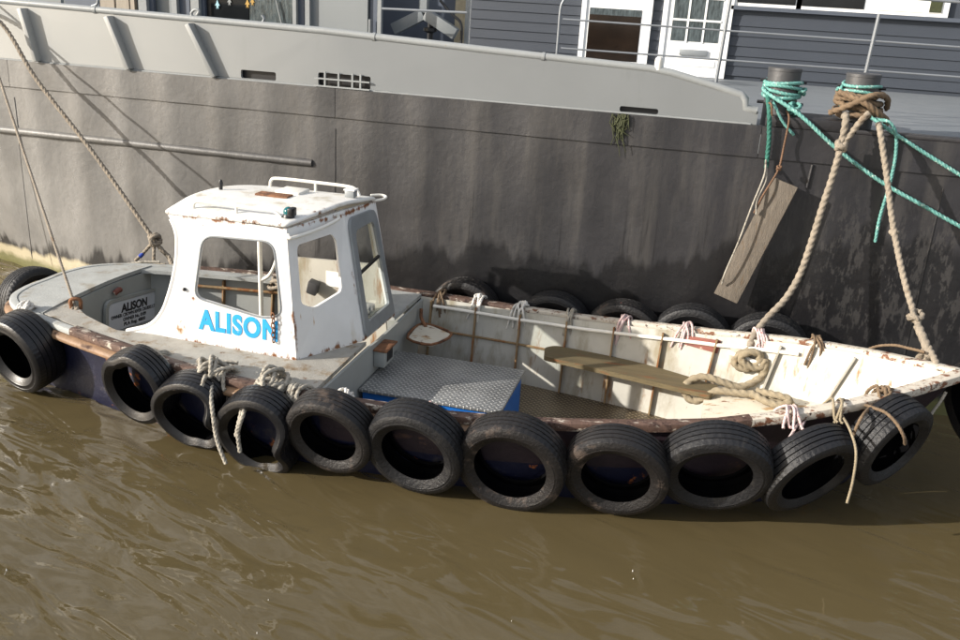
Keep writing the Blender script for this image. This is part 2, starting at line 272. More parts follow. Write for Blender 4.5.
def paint_sheen(m, col, x0, x1):
    """sun sheen painted into the base colour, paler towards the left end"""
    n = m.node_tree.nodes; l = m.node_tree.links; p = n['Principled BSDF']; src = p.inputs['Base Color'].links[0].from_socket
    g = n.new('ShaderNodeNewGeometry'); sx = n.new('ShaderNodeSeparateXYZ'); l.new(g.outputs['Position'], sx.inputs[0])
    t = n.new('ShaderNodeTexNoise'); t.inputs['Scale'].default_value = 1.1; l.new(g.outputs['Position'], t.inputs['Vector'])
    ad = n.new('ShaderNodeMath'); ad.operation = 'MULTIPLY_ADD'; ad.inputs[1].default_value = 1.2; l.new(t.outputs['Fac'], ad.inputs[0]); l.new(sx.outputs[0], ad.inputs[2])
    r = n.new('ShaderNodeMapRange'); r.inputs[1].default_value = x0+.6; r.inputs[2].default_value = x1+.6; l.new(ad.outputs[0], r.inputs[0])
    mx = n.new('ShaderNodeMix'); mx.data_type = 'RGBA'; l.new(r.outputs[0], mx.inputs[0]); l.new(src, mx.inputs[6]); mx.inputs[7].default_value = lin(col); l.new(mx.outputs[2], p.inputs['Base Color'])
paint_sheen(M['bulwark_side'], (160, 160, 156), -.6, -3.8)
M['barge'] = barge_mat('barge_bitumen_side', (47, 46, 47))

# turbid river water
def water_mat():
    m, n, l, p = node_mat('brown_river_water')
    pos = n.new('ShaderNodeNewGeometry').outputs['Position']
    def noi(st, s, d, rot=0, ro=.5, dist=0.):
        k = n.new('ShaderNodeMapping'); k.vector_type = 'TEXTURE'; k.inputs['Scale'].default_value = st; k.inputs['Rotation'].default_value = (0, 0, rot); l.new(pos, k.inputs[0])
        t = n.new('ShaderNodeTexNoise'); t.inputs['Scale'].default_value = s; t.inputs['Detail'].default_value = d; t.inputs['Roughness'].default_value = ro; t.inputs['Distortion'].default_value = dist
        l.new(k.outputs[0], t.inputs['Vector']); return t.outputs['Fac']
    mx = n.new('ShaderNodeMix'); mx.data_type = 'RGBA'
    mx.inputs[6].default_value = (.076, .058, .026, 1); mx.inputs[7].default_value = (.108, .084, .042, 1)
    l.new(noi((1, .4, 1), .8, 5, R(-30)), mx.inputs[0])
    n.remove(p); di = n.new('ShaderNodeBsdfDiffuse'); l.new(mx.outputs[2], di.inputs['Color'])
    nz = n.new('ShaderNodeCombineXYZ'); nz.inputs[2].default_value = 1; l.new(nz.outputs[0], di.inputs['Normal'])     # light scatters back from within the silt
    b = n.new('ShaderNodeBump'); b.inputs['Strength'].default_value = 1.0; b.inputs['Distance'].default_value = .085
    r1 = noi((1, .33, 1), 1.5, 2, R(-20), .45, .8); r2 = noi((1, .5, 1), 8., 2, R(-12), .5, .3)
    sm = n.new('ShaderNodeMath'); sm.operation = 'MULTIPLY_ADD'; sm.inputs[1].default_value = .045; l.new(r2, sm.inputs[0]); l.new(r1, sm.inputs[2])
    sx = n.new('ShaderNodeSeparateXYZ'); l.new(pos, sx.inputs[0])
    cm = n.new('ShaderNodeMapRange'); cm.inputs[1].default_value = -.8; cm.inputs[2].default_value = 2.2; cm.inputs[3].default_value = 1.; cm.inputs[4].default_value = .28; cm.interpolation_type = 'SMOOTHSTEP'; l.new(sx.outputs[0], cm.inputs[0])     # calmer in the lee of the quay to the right
    hm = n.new('ShaderNodeMath'); hm.operation = 'MULTIPLY'; l.new(sm.outputs[0], hm.inputs[0]); l.new(cm.outputs[0], hm.inputs[1]); l.new(hm.outputs[0], b.inputs['Height'])
    gl = n.new('ShaderNodeBsdfGlossy'); gl.inputs['Roughness'].default_value = .04; l.new(b.outputs[0], gl.inputs['Normal'])
    fr = n.new('ShaderNodeFresnel'); fr.inputs[0].default_value = 1.5; l.new(b.outputs[0], fr.inputs['Normal'])
    ms = n.new('ShaderNodeMixShader'); l.new(fr.outputs[0], ms.inputs[0]); l.new(di.outputs[0], ms.inputs[1]); l.new(gl.outputs[0], ms.inputs[2])
    l.new(ms.outputs[0], n['Material Output'].inputs[0])
    return m
M['water'] = water_mat()

# ------------------------------------------------------------------ object helpers
def link(o, parent=None):
    C.objects.link(o)
    if parent is not None: o.parent = parent
    return o
def tag(o, label, cat, group=None):
    o['label'] = label; o['category'] = cat
    if group: o['group'] = group
    return o
def empty(name, label, cat, loc=(0, 0, 0), group=None):
    o = bpy.data.objects.new(name, None); o.location = loc; o.empty_display_size = .1; C.objects.link(o)
    return tag(o, label, cat, group)
def finish(bm, smooth=False, angle=None):
    bmesh.ops.recalc_face_normals(bm, faces=bm.faces)
    if smooth:
        for f in bm.faces: f.smooth = True
        if angle is not None:
            for e in bm.edges:
                if len(e.link_faces) == 2 and e.calc_face_angle(0) > angle: e.smooth = False
def obj(name, bm, m, parent=None, smooth=False, angle=R(40), recalc=True):
    if recalc: finish(bm, smooth, angle)
    me = bpy.data.meshes.new(name); bm.to_mesh(me); bm.free()
    for x in (m if isinstance(m, (list, tuple)) else [m]): me.materials.append(x)
    return link(bpy.data.objects.new(name, me), parent)
def raw(name, verts, faces, m, parent=None, smooth=False):
    bm = bmesh.new(); vs = [bm.verts.new(v) for v in verts]
    for f in faces:
        try: bm.faces.new([vs[i] for i in f])
        except ValueError: pass
    return obj(name, bm, m, parent, smooth)
def bx(bm, lo, hi, bev=0., mtx=None):
    g = bmesh.ops.create_cube(bm, size=1)['verts']
    s = [hi[i]-lo[i] for i in range(3)]; c = [(hi[i]+lo[i])/2 for i in range(3)]
    for v in g: v.co = V((v.co.x*s[0]+c[0], v.co.y*s[1]+c[1], v.co.z*s[2]+c[2]))
    if bev:
        es = list({e for v in g for e in v.link_edges})
        r = bmesh.ops.bevel(bm, geom=es, offset=bev, segments=2, affect='EDGES', profile=.5); g = list({v for f in r['faces'] for v in f.verts} | {v for v in g if v.is_valid})
    if mtx is not None: bmesh.ops.transform(bm, matrix=mtx, verts=[v for v in g if v.is_valid])
    return bm
def box(name, lo, hi, m, parent=None, bev=0., mtx=None):
    return obj(name, bx(bmesh.new(), lo, hi, bev, mtx), m, parent, smooth=bev > 0)
def bar(bm, p, q, wx, wz, side=None, bev=0.):
    """rectangular bar from p to q; wx across 'side', wz the other way"""
    p, q = V(p), V(q); d = (q-p).normalized(); s = V(side) if side else V((0, 0, 1)); s = (s - d*s.dot(d)).normalized(); t = d.cross(s)
    L = (q-p).length; mt = Matrix(((d.x, s.x, t.x, p.x), (d.y, s.y, t.y, p.y), (d.z, s.z, t.z, p.z), (0, 0, 0, 1)))
    return bx(bm, (0, -wx/2, -wz/2), (L, wx/2, wz/2), bev, mt)
def cat(pts, n=10, closed=False):
    P = [V(p) for p in pts]; out = []; N = len(P)
    for i in range(N if closed else N-1):
        p0 = P[(i-1) % N] if closed or i > 0 else P[0]*2-P[1]; p1 = P[i]; p2 = P[(i+1) % N]; p3 = P[(i+2) % N] if closed or i+2 < N else P[-1]*2-P[-2]
        for j in range(n):
            t = j/n; out.append(.5*((2*p1)+(p2-p0)*t+(2*p0-5*p1+4*p2-p3)*t*t+(3*p1-p0-3*p2+p3)*t**3))
    if not closed: out.append(P[-1])
    return out
def resample(P, ds):
    L = [0]
    for a, b in zip(P, P[1:]): L.append(L[-1]+(b-a).length)
    n = max(2, int(L[-1]/ds)+1); A = np.array([tuple(p) for p in P]); s = np.linspace(0, L[-1], n)
    return [V((np.interp(t, L, A[:, 0]), np.interp(t, L, A[:, 1]), np.interp(t, L, A[:, 2]))) for t in s], s
def sweep(bm, P, rad, ns=8, cap=True, prof=None):
    """tube along P; rad number or list; prof(theta, i) multiplies the radius"""
    N = len(P); t = (P[1]-P[0]).normalized(); a = V((0, 0, 1)) if abs(t.z) < .9 else V((1, 0, 0)); u = (a-t*a.dot(t)).normalized(); rings = []
    for i in range(N):
        t = (P[min(i+1, N-1)]-P[max(i-1, 0)]);
        if t.length < 1e-9: t = V((0, 0, 1))
        t.normalize(); u = (u-t*u.dot(t))
        if u.length < 1e-6: u = t.orthogonal()
        u.normalize(); v = t.cross(u); r = rad[i] if isinstance(rad, (list, tuple)) else rad
        rings.append([bm.verts.new(P[i]+(u*math.cos(k*2*math.pi/ns)+v*math.sin(k*2*math.pi/ns))*r*(prof(k*2*math.pi/ns, i) if prof else 1)) for k in range(ns)])
    for A, B in zip(rings, rings[1:]):
        for k in range(ns): bm.faces.new((A[k], A[(k+1) % ns], B[(k+1) % ns], B[k]))
    if cap: bm.faces.new(rings[0][::-1]); bm.faces.new(rings[-1])
    return bm
def tube(name, pts, r, m, parent=None, ns=10, sm=8, closed=False):
    P = cat(pts, sm, closed) if sm > 1 else [V(p) for p in pts]
    if closed: P = P+[P[0]]
    return obj(name, sweep(bmesh.new(), P, r, ns), m, parent, smooth=True, angle=R(60))
def add_rope(bm, pts, r, strands=3, lay=3.3, sm=10, jit=.0):
    P = cat(pts, sm)
    P, s = resample(P, max(r*.42, .006))
    if jit:
        o = random.random()*50
        P = [p+V((noise.noise(p*9+V((o, 0, 0))), noise.noise(p*9+V((0, o, 0))), noise.noise(p*9+V((0, 0, o)))))*jit for p in P]
    ns = 15 if r > .011 else 8
    sweep(bm, P, r, ns, True, (lambda th, i: .70+.36*abs(math.cos(1.5*(th-s[i]*2*math.pi/(lay*2*r))))) if r > .007 else None)
    return bm
def rope(name, pts, r, m, label, group=None, sm=10, jit=0., extra=()):
    bm = add_rope(bmesh.new(), pts, r, sm=sm, jit=jit)
    for e in extra: add_rope(bm, e[0], e[1], jit=jit)
    o = obj(name, bm, m, None, smooth=True, angle=R(80)); return tag(o, label, 'rope', group)
def knot(c, r, R0, ax=None, turns=3):
    """a lumpy ball of rope turns about c"""
    c = V(c); P = []; ph = random.random()*6
    for i in range(turns*8+1):
        a = i/8*2*math.pi; b = ph+i*.37
        P.append(c+V((math.cos(a)*math.cos(b), math.sin(a), math.cos(a)*math.sin(b)))*R0*(.8+.25*random.random()))
    return P
def round_poly(pts, r, n=5):
    out = []; N = len(pts)
    for i in range(N):
        a, b, c = V(pts[i-1]), V(pts[i]), V(pts[(i+1) % N]); ri = r[i] if isinstance(r, (list, tuple)) else r
        u = (a-b); v = (c-b); k = min(ri, u.length*.48, v.length*.48)
        if k < 1e-5: out.append(b); continue
        p = b+u.normalized()*k; q = b+v.normalized()*k
        for j in range(n+1):
            t = j/n; out.append(p*(1-t)**2+b*2*t*(1-t)+q*t*t)
    return out
def panel_bm(outer, holes, fn, th):
    """flat or gently curved panel: 2-D outline with holes mapped by fn, thickness vector th"""
    bm = bmesh.new(); es = []
    for lp in [outer]+list(holes):
        vs = [bm.verts.new((p[0], p[1], 0)) for p in lp]
        es += [bm.edges.new((vs[i], vs[(i+1) % len(vs)])) for i in range(len(vs))]
    bmesh.ops.triangle_fill(bm, edges=es, use_beauty=True, normal=(0, 0, 1))
    fs = list(bm.faces)
    g = bmesh.ops.extrude_face_region(bm, geom=fs)['geom']; top = {v for v in g if isinstance(v, bmesh.types.BMVert)}
    for v in bm.verts:
        p = V(fn(v.co.x, v.co.y)); v.co = p+V(th) if v in top else p
    return bm
def panel(name, outer, holes, fn, th, m, parent=None): return obj(name, panel_bm(outer, holes, fn, th), m, parent)
def text_obj(name, body, size, m, parent, origin, ex, ey, bold=0., extrude=.0015, width=None, align='LEFT', space=1.):
    cu_ = bpy.data.curves.new('t', 'FONT'); cu_.body = body; cu_.size = size; cu_.extrude = extrude; cu_.offset = bold; cu_.align_x = align; cu_.space_character = space
    o = bpy.data.objects.new('t', cu_); C.objects.link(o); bpy.context.view_layer.update()
    me = bpy.data.meshes.new_from_object(o.evaluated_get(bpy.context.evaluated_depsgraph_get())); bpy.data.objects.remove(o); me.name = name
    ex, ey = V(ex).normalized(), V(ey).normalized(); ez = ex.cross(ey)
    xs = [v.co.x for v in me.vertices]; sx = width/(max(xs)-min(xs)) if width else 1; x0 = min(xs) if align == 'LEFT' else 0
    for v in me.vertices: v.co = V(origin)+ex*(v.co.x-x0)*sx+ey*v.co.y+ez*v.co.z
    me.materials.clear(); me.materials.append(m); return link(bpy.data.objects.new(name, me), parent)

# ------------------------------------------------------------------ boat lines
CTRL = [(-2.6, 0), (-2.6, -.22), (-2.52, -.45), (-2.3, -.62), (-1.84, -.78), (-1.21, -.94), (-.78, -1.03), (-.29, -1.09), (.3, -1.1), (1, -1.06), (1.5, -1.0), (2, -.92), (2.4, -.84), (2.7, -.75), (3.07, -.61), (3.47, -.38), (3.75, -.17), (3.9, -.05), (3.93, 0)]
STB = [V((p.x, p.y, 0)) for p in cat([(x, y, 0) for x, y in CTRL], 6)]
_xs = [p.x for p in STB]; _ys = [-p.y for p in STB]
_o = np.argsort(_xs); _xs = np.array(_xs)[_o]; _ys = np.array(_ys)[_o]
def hb(x): return float(np.interp(x, _xs, _ys))
def zg(x): return float(np.interp(x, [-2.6, -2, -1, 0, 1, 1.5, 2, 2.5, 3, 3.5, 3.93], [.555, .55, .52, .5, .5, .52, .56, .61, .69, .77, .84]))
def flare(x): return float(np.interp(x, [-2.6, -1, 1, 2, 2.8, 3.9], [.16, .12, .12, .18, .28, .36]))
ZB = -.4
def hullpt(x, y, z):
    """outer shell point below gunwale point (x, y)"""
    k = (zg(x)-z)/(zg(x)-ZB); rake = .75*max(0, (x-1.6)/2.33)**2*k; st = .22*max(0, (-1.9-x)/.7)*k
    return V((x-rake+st, y*(1-flare(x)*k), z))
OUT = STB+[V((p.x, -p.y, 0)) for p in STB[-2:0:-1]]          # closed outline

# ================================================================== SETTING: water
def water():
    def axis(lo, hi, a, b, step):
        c = list(np.arange(a, b+1e-6, step)); s = step; x = a
        L = []
        while x > lo: s *= 1.18; x -= s; L.append(x)
        s = step; x = c[-1]; H = []
        while x < hi: s *= 1.18; x += s; H.append(x)
        return np.array(L[::-1]+c+H)
    X = axis(-600, 600, -4.6, 5.2, .034); Y = axis(-600, 600, -4.2, 1.9, .034)
    gx, gy = np.meshgrid(X, Y); z = np.zeros_like(gx)
    r = np.random.default_rng(3)
    for k in range(70):
        lam = .11*(.80/.11)**(r.random()); th = R(-112)+r.normal()*.42; kk = 2*math.pi/lam
        ph = r.random()*6.28; amp = .0017*(lam/.4)**.9
        q = (gx*math.cos(th)+gy*math.sin(th))*kk+ph
        warp = .9*np.sin(gx*1.7*math.cos(k)+gy*1.3+k*2.1)+.6*np.sin(gy*2.3-gx*.9+k)
        z += amp*np.sin(q+warp)
    calm = .22+.78/(1+np.exp(np.clip((gx-.9+.35*(gy+3))*1.35, -60, 60))); far = np.clip(1-np.hypot(gx, gy+1)/26, 0, 1)
    z = z*calm*(.15+.85*far)*1.0
    # the hull keeps the river out: inside the shell the sheet dips under the boat's floor
    half = np.interp(gx, [hullpt(x, -hb(x), 0).x for x in _xs[::2]], [hb(x)*(1-flare(x)*zg(x)/(zg(x)-ZB)) for x in _xs[::2]], left=-1, right=-1)
    z = np.where(np.abs(gy) < half-.05, -.32, z)
    ny, nx = gx.shape; co = np.stack([gx, gy, z], -1).reshape(-1, 3)
    i = np.arange((ny-1)*(nx-1)); rr, cc = i//(nx-1), i % (nx-1); a = rr*nx+cc
    q = np.stack([a, a+1, a+nx+1, a+nx], -1)
    me = bpy.data.meshes.new('water'); me.vertices.add(len(co)); me.vertices.foreach_set('co', co.ravel())
    me.loops.add(q.size); me.loops.foreach_set('vertex_index', q.ravel()); me.polygons.add(len(q))
    me.polygons.foreach_set('loop_start', np.arange(0, q.size, 4)); me.polygons.foreach_set('loop_total', np.full(len(q), 4))
    me.update(calc_edges=True); me.polygons.foreach_set('use_smooth', np.ones(len(q), bool)); me.materials.append(M['water'])
    o = link(bpy.data.objects.new('water', me)); o['kind'] = 'structure'
water()

# ================================================================== BARGE
BY = 1.35
barge = empty('houseboat_barge', 'large dark steel barge with slate blue cabin and pale bulwark moored behind the small boat', 'barge', (0, BY, 0))
def bo(*a, **k):
    o = obj(*a, **k); return o
def hang(o, parent):
    o.parent = parent; o.matrix_parent_inverse = Matrix.Translation(-parent.location) if parent.parent is None else Matrix.Identity(4)
    return o
def barge_y(x, z):
    y = BY
    if x < -3.3: y += .62*((-3.3-x)/1.9)**1.25*max(0, 1-max(z, -.2)/1.5)**1.2
    return y
def dents(x, z):
    f = x/.46; d = .013*(abs(math.sin(math.pi*f))-.5)*min(1, max(0, z+.3))
    return d+.012*noise.noise(V((x*1.1, z*.9, 3)))+.004*noise.noise(V((x*4, z*3, 8)))
def grid_plate(name, xs, zs, m, off=0., th=.0, fn=None):
    bm = bmesh.new(); G = [[bm.verts.new((x, (fn or barge_y)(x, z)+dents(x, z)-off, z)) for z in zs] for x in xs]
    for i in range(len(xs)-1):
        for j in range(len(zs)-1): bm.faces.new((G[i][j], G[i+1][j], G[i+1][j+1], G[i][j+1]))
    if th:
        g = bmesh.ops.extrude_face_region(bm, geom=list(bm.faces))['geom']
        for v in g:
            if isinstance(v, bmesh.types.BMVert): v.co.y += th
    return hang(obj(name, bm, m, None, smooth=True, angle=R(50)), barge)
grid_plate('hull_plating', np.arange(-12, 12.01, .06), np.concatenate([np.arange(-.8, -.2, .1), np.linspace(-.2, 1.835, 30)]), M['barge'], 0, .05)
# upper strake: overlapping plates butted at vertical seams
for a, b in ((-12, -3.92), (-3.915, -.765), (-.76, 2.60), (2.605, 12)):
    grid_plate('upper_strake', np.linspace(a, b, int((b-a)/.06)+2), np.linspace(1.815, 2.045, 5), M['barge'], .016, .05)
for x, z0 in ((-.765, .2), (-3.9, .2), (3.9, .2)):
    bm = bmesh.new(); sweep(bm, [V((x, BY-.001+dents(x, z), z)) for z in np.arange(z0, 1.80, .08)], .005, 6); hang(obj('weld_seam', bm, M['barge'], None, smooth=True), barge)
bm = bmesh.new(); sweep(bm, [V((-12, BY+.004, 1.415)), V((-.97, BY+.004, 1.415))], .034, 10)
o = hang(obj('rubbing_strake', bm, M['barge'], None, smooth=True, angle=R(60)), barge); o['label'] = 'half-round steel rubbing strake'
bm = bmesh.new(); sweep(bm, [V((2.995, BY-.004, 1.80)), V((2.985, BY-.004, 1.63))], .012, 8); hang(obj('weld_bar', bm, M['barge'], None, smooth=True), barge)
box_ = lambda n, lo, hi, m, bev=0., mtx=None: hang(box(n, lo, hi, m, None, bev, mtx), barge)
box_('deck', (-12, BY+.03, 1.98), (12, 9, 2.035), M['bdeck'])
# bulwark with freeing ports
def railz(x): return float(np.interp(x, [-12, -4, -2.35, -.9, .44, 1.82, 2.45], [2.62, 2.53, 2.5, 2.475, 2.42, 2.37, 2.235]))
bo_out = [(-12, 2.042), (2.56, 2.042), (2.56, 2.14), (2.47, 2.15), (2.45, 2.235), (1.82, 2.37), (.44, 2.42), (-.9, 2.475), (-2.35, 2.5), (-4, 2.53), (-12, 2.62)]
ports = [((-1.63, 2.062), (-1.31, 2.130)), ((-.93, 2.056), (-.47, 2.160)), ((1.55, 2.056), (1.84, 2.098))]
holes = [round_poly([(a[0], a[1], 0), (b[0], a[1], 0), (b[0], b[1], 0), (a[0], b[1], 0)], .018) for a, b in ports]
pl_ = panel_bm(bo_out, holes, lambda u, v: (u, BY+.03+.008*noise.noise(V((u*1.3, v, 1))), v), (0, .03, 0))
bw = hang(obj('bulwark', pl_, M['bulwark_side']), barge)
P = [V((x, BY+.045, railz(x)+.012)) for x in (-12, -4, -2.35, -.9, .44, 1.2, 1.74, 1.9, 2.2, 2.42)]+[V((2.455, BY+.045, 2.22)), V((2.465, BY+.045, 2.16)), V((2.55, BY+.045, 2.145))]
bm = bmesh.new(); sweep(bm, P, .029, 12); hang(obj('bulwark_rail', bm, M['rail'], None, smooth=True, angle=R(60)), barge)
for x in (-3.0, -.45, .93): 
    bm = bmesh.new(); sweep(bm, [V((x-.012, BY+.045, railz(x)+.012)), V((x+.012, BY+.045, railz(x)+.011))], .034, 12); hang(obj('pipe_collar', bm, M['rail'], None, smooth=True), barge)
bm = bmesh.new(); sweep(bm, cat([(1.80, BY+.045, 2.38), (1.80, BY+.045, 2.44), (1.80, BY+.045, 2.475)], 4), [.03]*5+[.029, .027, .022, .012], 10); hang(obj('pipe_stub', bm, M['whitepipe'], None, smooth=True), barge)
for xt, xb in ((-3.70, -3.60), (-2.84, -2.67), (-2.07, -1.85), (-4.55, -4.5), (-5.4, -5.4)):
    bm = bmesh.new(); bar(bm, (xt, BY-.012, railz(xt)-.03), (xb, BY-.002, 2.055), .042, .085, (1, 0, 0), .004)
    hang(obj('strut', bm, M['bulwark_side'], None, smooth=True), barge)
# weld bead / lime line at the knuckle
bm = bmesh.new(); sweep(bm, [V((x, BY+.022+.002*random.random(), 2.046+.003*random.random())) for x in np.arange(-12, 2.55, .04)], .008, 6); hang(obj('weld_bead', bm, M['rail'], None, smooth=True), barge)
for (a, b), bars in zip(ports, (1, 5, 0)):
    f = box_('freeing_port', (a[0]-.02, BY+.075, a[1]-.02), (b[0]+.02, BY+.09, b[1]+.02), M['black'])
    if bars == 5:
        for x in (-.86, -.74, -.62, -.55): hang(box('grille_bar', (x-.007, BY+.004, 2.050), (x+.007, BY+.02, 2.172), M['rail']), f); 
        for z in (2.115, 2.056): hang(box('grille_bar', (-.95, BY+.0, z-.006), (-.47, BY+.012, z+.006), M['rail']), f)
    for c in f.children: c.matrix_parent_inverse = Matrix.Translation((0, 0, 0)); 
def fix_children(o):                                           # children of a hung part share its frame
    for c in o.children: c.matrix_parent_inverse = Matrix.Identity(4)
# weed hanging from the third port
bm = bmesh.new()
for k in range(60):
    x = 1.575+random.gauss(0, .028); z0 = 2.05-abs(random.gauss(0, .03)); L = random.uniform(.04, .15)*(1 if random.random() < .8 else 2.0); y = BY-.018-random.random()*.02
    pts = [V((x+random.gauss(0, .006)*j, y-.004*math.sin(j), z0-L*j/4)) for j in range(5)]; sweep(bm, pts, [.004, .005, .0045, .0035, .002], 5)
o = hang(obj('hanging_weed', bm, M['weed'], None, smooth=True), barge); o['kind'] = 'stuff'; o['label'] = 'green weed hanging from a freeing port'
# bollards on their black seat
box_('bollard_seat', (2.62, BY-.016, 2.046), (3.22, BY+.42, 2.125), M['blacksteel'], .008)
box_('kerb_plate', (3.25, BY-.012, 2.046), (12, BY+.10, 2.075), M['blacksteel'], .006)
BOL = [V((2.71, BY+.20, 0)), V((3.255, BY+.20, 0))]
for b in BOL:
    bm = bmesh.new(); prof = [(.118, 2.036), (.118, 2.43), (.121, 2.432), (.121, 2.452), (.112, 2.456), (0.001, 2.458)]
    rings = [[bm.verts.new((b.x+r*math.cos(t), b.y+r*math.sin(t), z)) for t in np.linspace(0, 2*math.pi, 33)[:-1]] for r, z in prof]
    for A, B in zip(rings, rings[1:]):
        for k in range(32): bm.faces.new((A[k], A[(k+1) % 32], B[(k+1) % 32], B[k]))
    bb = hang(obj('bollard', bm, M['bollard'], None, smooth=True, angle=R(40)), barge)
    for z in (2.36, 2.20):
        bm = bmesh.new(); sweep(bm, [b+V((-.165, 0, z)), b+V((.165, 0, z))], .012, 8); hang(obj('norman_pin', bm, M['blacksteel'], None, smooth=True), bb); fix_children(bb)
# --- cabin on the barge's deck (far wall)
HY = 6.35
def at_y(x, y, Y):
    """world point seen at photo pixel (x, y) on the plane Y"""
    a = (x-480)/900; b = -(y-320)/900; d = fwd+cr*a+cu*b; t = (Y-CAM.y)/d.y; return CAM+d*t
HX0 = at_y(469, 40, HY).x; D1 = (at_y(584, 40, HY).x, at_y(644.5, 40, HY).x); D2 = (at_y(663.5, 50, HY).x, at_y(722.5, 50, HY).x)
wall = box_('house_wall', (HX0, HY+.03, 2.03), (9.5, HY+.15, 5.4), M['siding'])
def sub(o, parent): o.parent = parent; o.matrix_parent_inverse = parent.matrix_parent_inverse.copy(); o.matrix_parent_inverse = Matrix.Identity(4); return o
PITCH_S = .118; zwin = at_y(866, 13, HY).z
def plank(x0, x1, z):
    v = [(x0, HY+.03, z), (x1, HY+.03, z), (x0, HY+.008, z), (x1, HY+.008, z), (x0, HY+.022, z+PITCH_S-.004), (x1, HY+.022, z+PITCH_S-.004), (x0, HY+.03, z+PITCH_S-.004), (x1, HY+.03, z+PITCH_S-.004)]
    return sub(raw('siding_plank', v, [(0, 1, 3, 2), (2, 3, 5, 4), (4, 5, 7, 6), (0, 2, 4, 6), (1, 7, 5, 3)], M['siding']), wall)
z = 2.085
while z < 4.6:
    for x0, x1 in ((HX0, D1[0]-.01), (D1[1]+.01, D2[0]-.01), (D2[1]+.03, 9.5)):
        if x0 > 2 and z+PITCH_S > zwin-.05 and z < 4.1: continue
        if x0 < 2 and z > 4.3: continue
        plank(x0, x1, z)
    z += PITCH_S
b2 = box_('sill_band', (D2[1]+.03, HY-.05, zwin-.045), (9.5, HY+.03, zwin), M['slatetrim'])
# upstairs-level window row right of the door
xa = [at_y(x, 5, HY).x for x in (735, 797, 866, 874, 945)]
for x0, x1, pm in ((xa[0], xa[1], 'darkglass'), (xa[1]+.03, xa[2], 'darkglass'), (xa[3], xa[4], 'curtain')):
    fr = box_('window', (x0-.04, HY-.02, zwin), (x1+.05, HY+.02, zwin+1.0), M['upvc'])
    sub(box('pane', (x0+.02, HY-.028, zwin+.04), (x1-.02, HY-.021, zwin+.95), M[pm]), fr)
    if pm == 'curtain':
        sub(box('plant_card', (x1-.16, HY-.034, zwin+.05), (x1-.03, HY-.029, zwin+.4), M['weed']), fr)
# door with brown glass
def door(x0, x1, kind):
    z0, z1 = 2.04, 4.1; fw = .075
    d = box_('door', (x0, HY-.03, z0), (x1, HY+.028, z1), M['upvc'])
    S = lambda n, lo, hi, m, bev=0.: sub(box(n, lo, hi, m, None, bev), d)
    S('frame_post', (x0-.06, HY-.05, z0), (x0, HY+.029, z1), M['upvc']); S('frame_post', (x1, HY-.05, z0), (x1+.06, HY+.029, z1), M['upvc'])
    if kind == 1:
        zt = at_y(620, 9, HY).z
        S('pane', (x0+fw*.6, HY-.036, z0+.12), (x1-fw*.9, HY-.031, zt-.0), M['shade_blind']); S('pane', (x0+fw*.6, HY-.036, zt-.08), (x1-fw*.9, HY-.0365, zt-.0), M['hammered'])
        S('pane', (x0+fw*1.6, HY-.036, zt+.14), (x1-fw*.9, HY-.031, z1-.2), M['darkglass'])
    else:
        zb = at_y(690, 42, HY).z; xs = np.linspace(x0+.06, x1-.06, 4); step = .26
        for r in range(4):
            for c in range(3): S('pane', (xs[c]+.010, HY-.036, zb+r*step+.010), (xs[c+1]-.010, HY-.031, zb+(r+1)*step-.010), M['hammered'])
        for c in (1, 2): S('glazing_bar', (xs[c]-.012, HY-.044, zb), (xs[c]+.012, HY-.032, zb+4*step), M['upvc'])
        for r in (1, 2, 3): S('glazing_bar', (xs[0], HY-.043, zb+r*step-.012), (xs[3], HY-.033, zb+r*step+.012), M['upvc'])
        zl = at_y(690, 51, HY).z; S('letterbox', (xs[1]-.06, HY-.058, zl-.05), (xs[2]+.08, HY-.032, zl+.02), M['grey_metal'], .004)
        S('lower_panel', (x0+.09, HY-.038, z0+.12), (x1-.07, HY-.031, zl-.10), M['upvc'], .003)
    return d
door(*D1, 1); door(*D2, 2)
# deck railing in front of the cabin
RY = 2.15
def rl(x0, y0, x1, y1, n): 
    p, q = at_y(x0, y0, RY), at_y(x1, y1, RY); d = (q-p); q = p+d*1.5
    bm = bmesh.new(); sweep(bm, [p, q], .0075, 8); return hang(obj(n, bm, M['galv'], None, smooth=True), barge)
rl(563, 19, 960, 47, 'guard_rail'); rl(561, 48, 960, 77, 'guard_rail')
P = [at_y(556.5, 58, RY), at_y(558, 40, RY), at_y(560.5, 10, RY), at_y(564, 0, RY), at_y(574, -16, RY), at_y(600, -28, RY), at_y(960, 2, RY)]; P[0].z = 2.036
hang(tube('guard_rail', P, .012, M['galv'], None, 10, 6), barge)
for x, y in ((721, 40), (869, 45)):
    p = at_y(x, y, RY); q = p.copy(); q.x += .03; p.z = 2.036; q.z = 3.0 if x < 800 else at_y(880, 14, RY).z
    bm = bmesh.new(); sweep(bm, [p, q], .014, 8); hang(obj('rail_post', bm, M['galv'], None, smooth=True), barge)
bm = bmesh.new(); p = at_y(721, 74, RY); p.z = 2.036; sweep(bm, [p, p+V((0, 0, .14))], [.045, .016], 8); hang(obj('post_foot', bm, M['upvc'], None, smooth=True), barge)
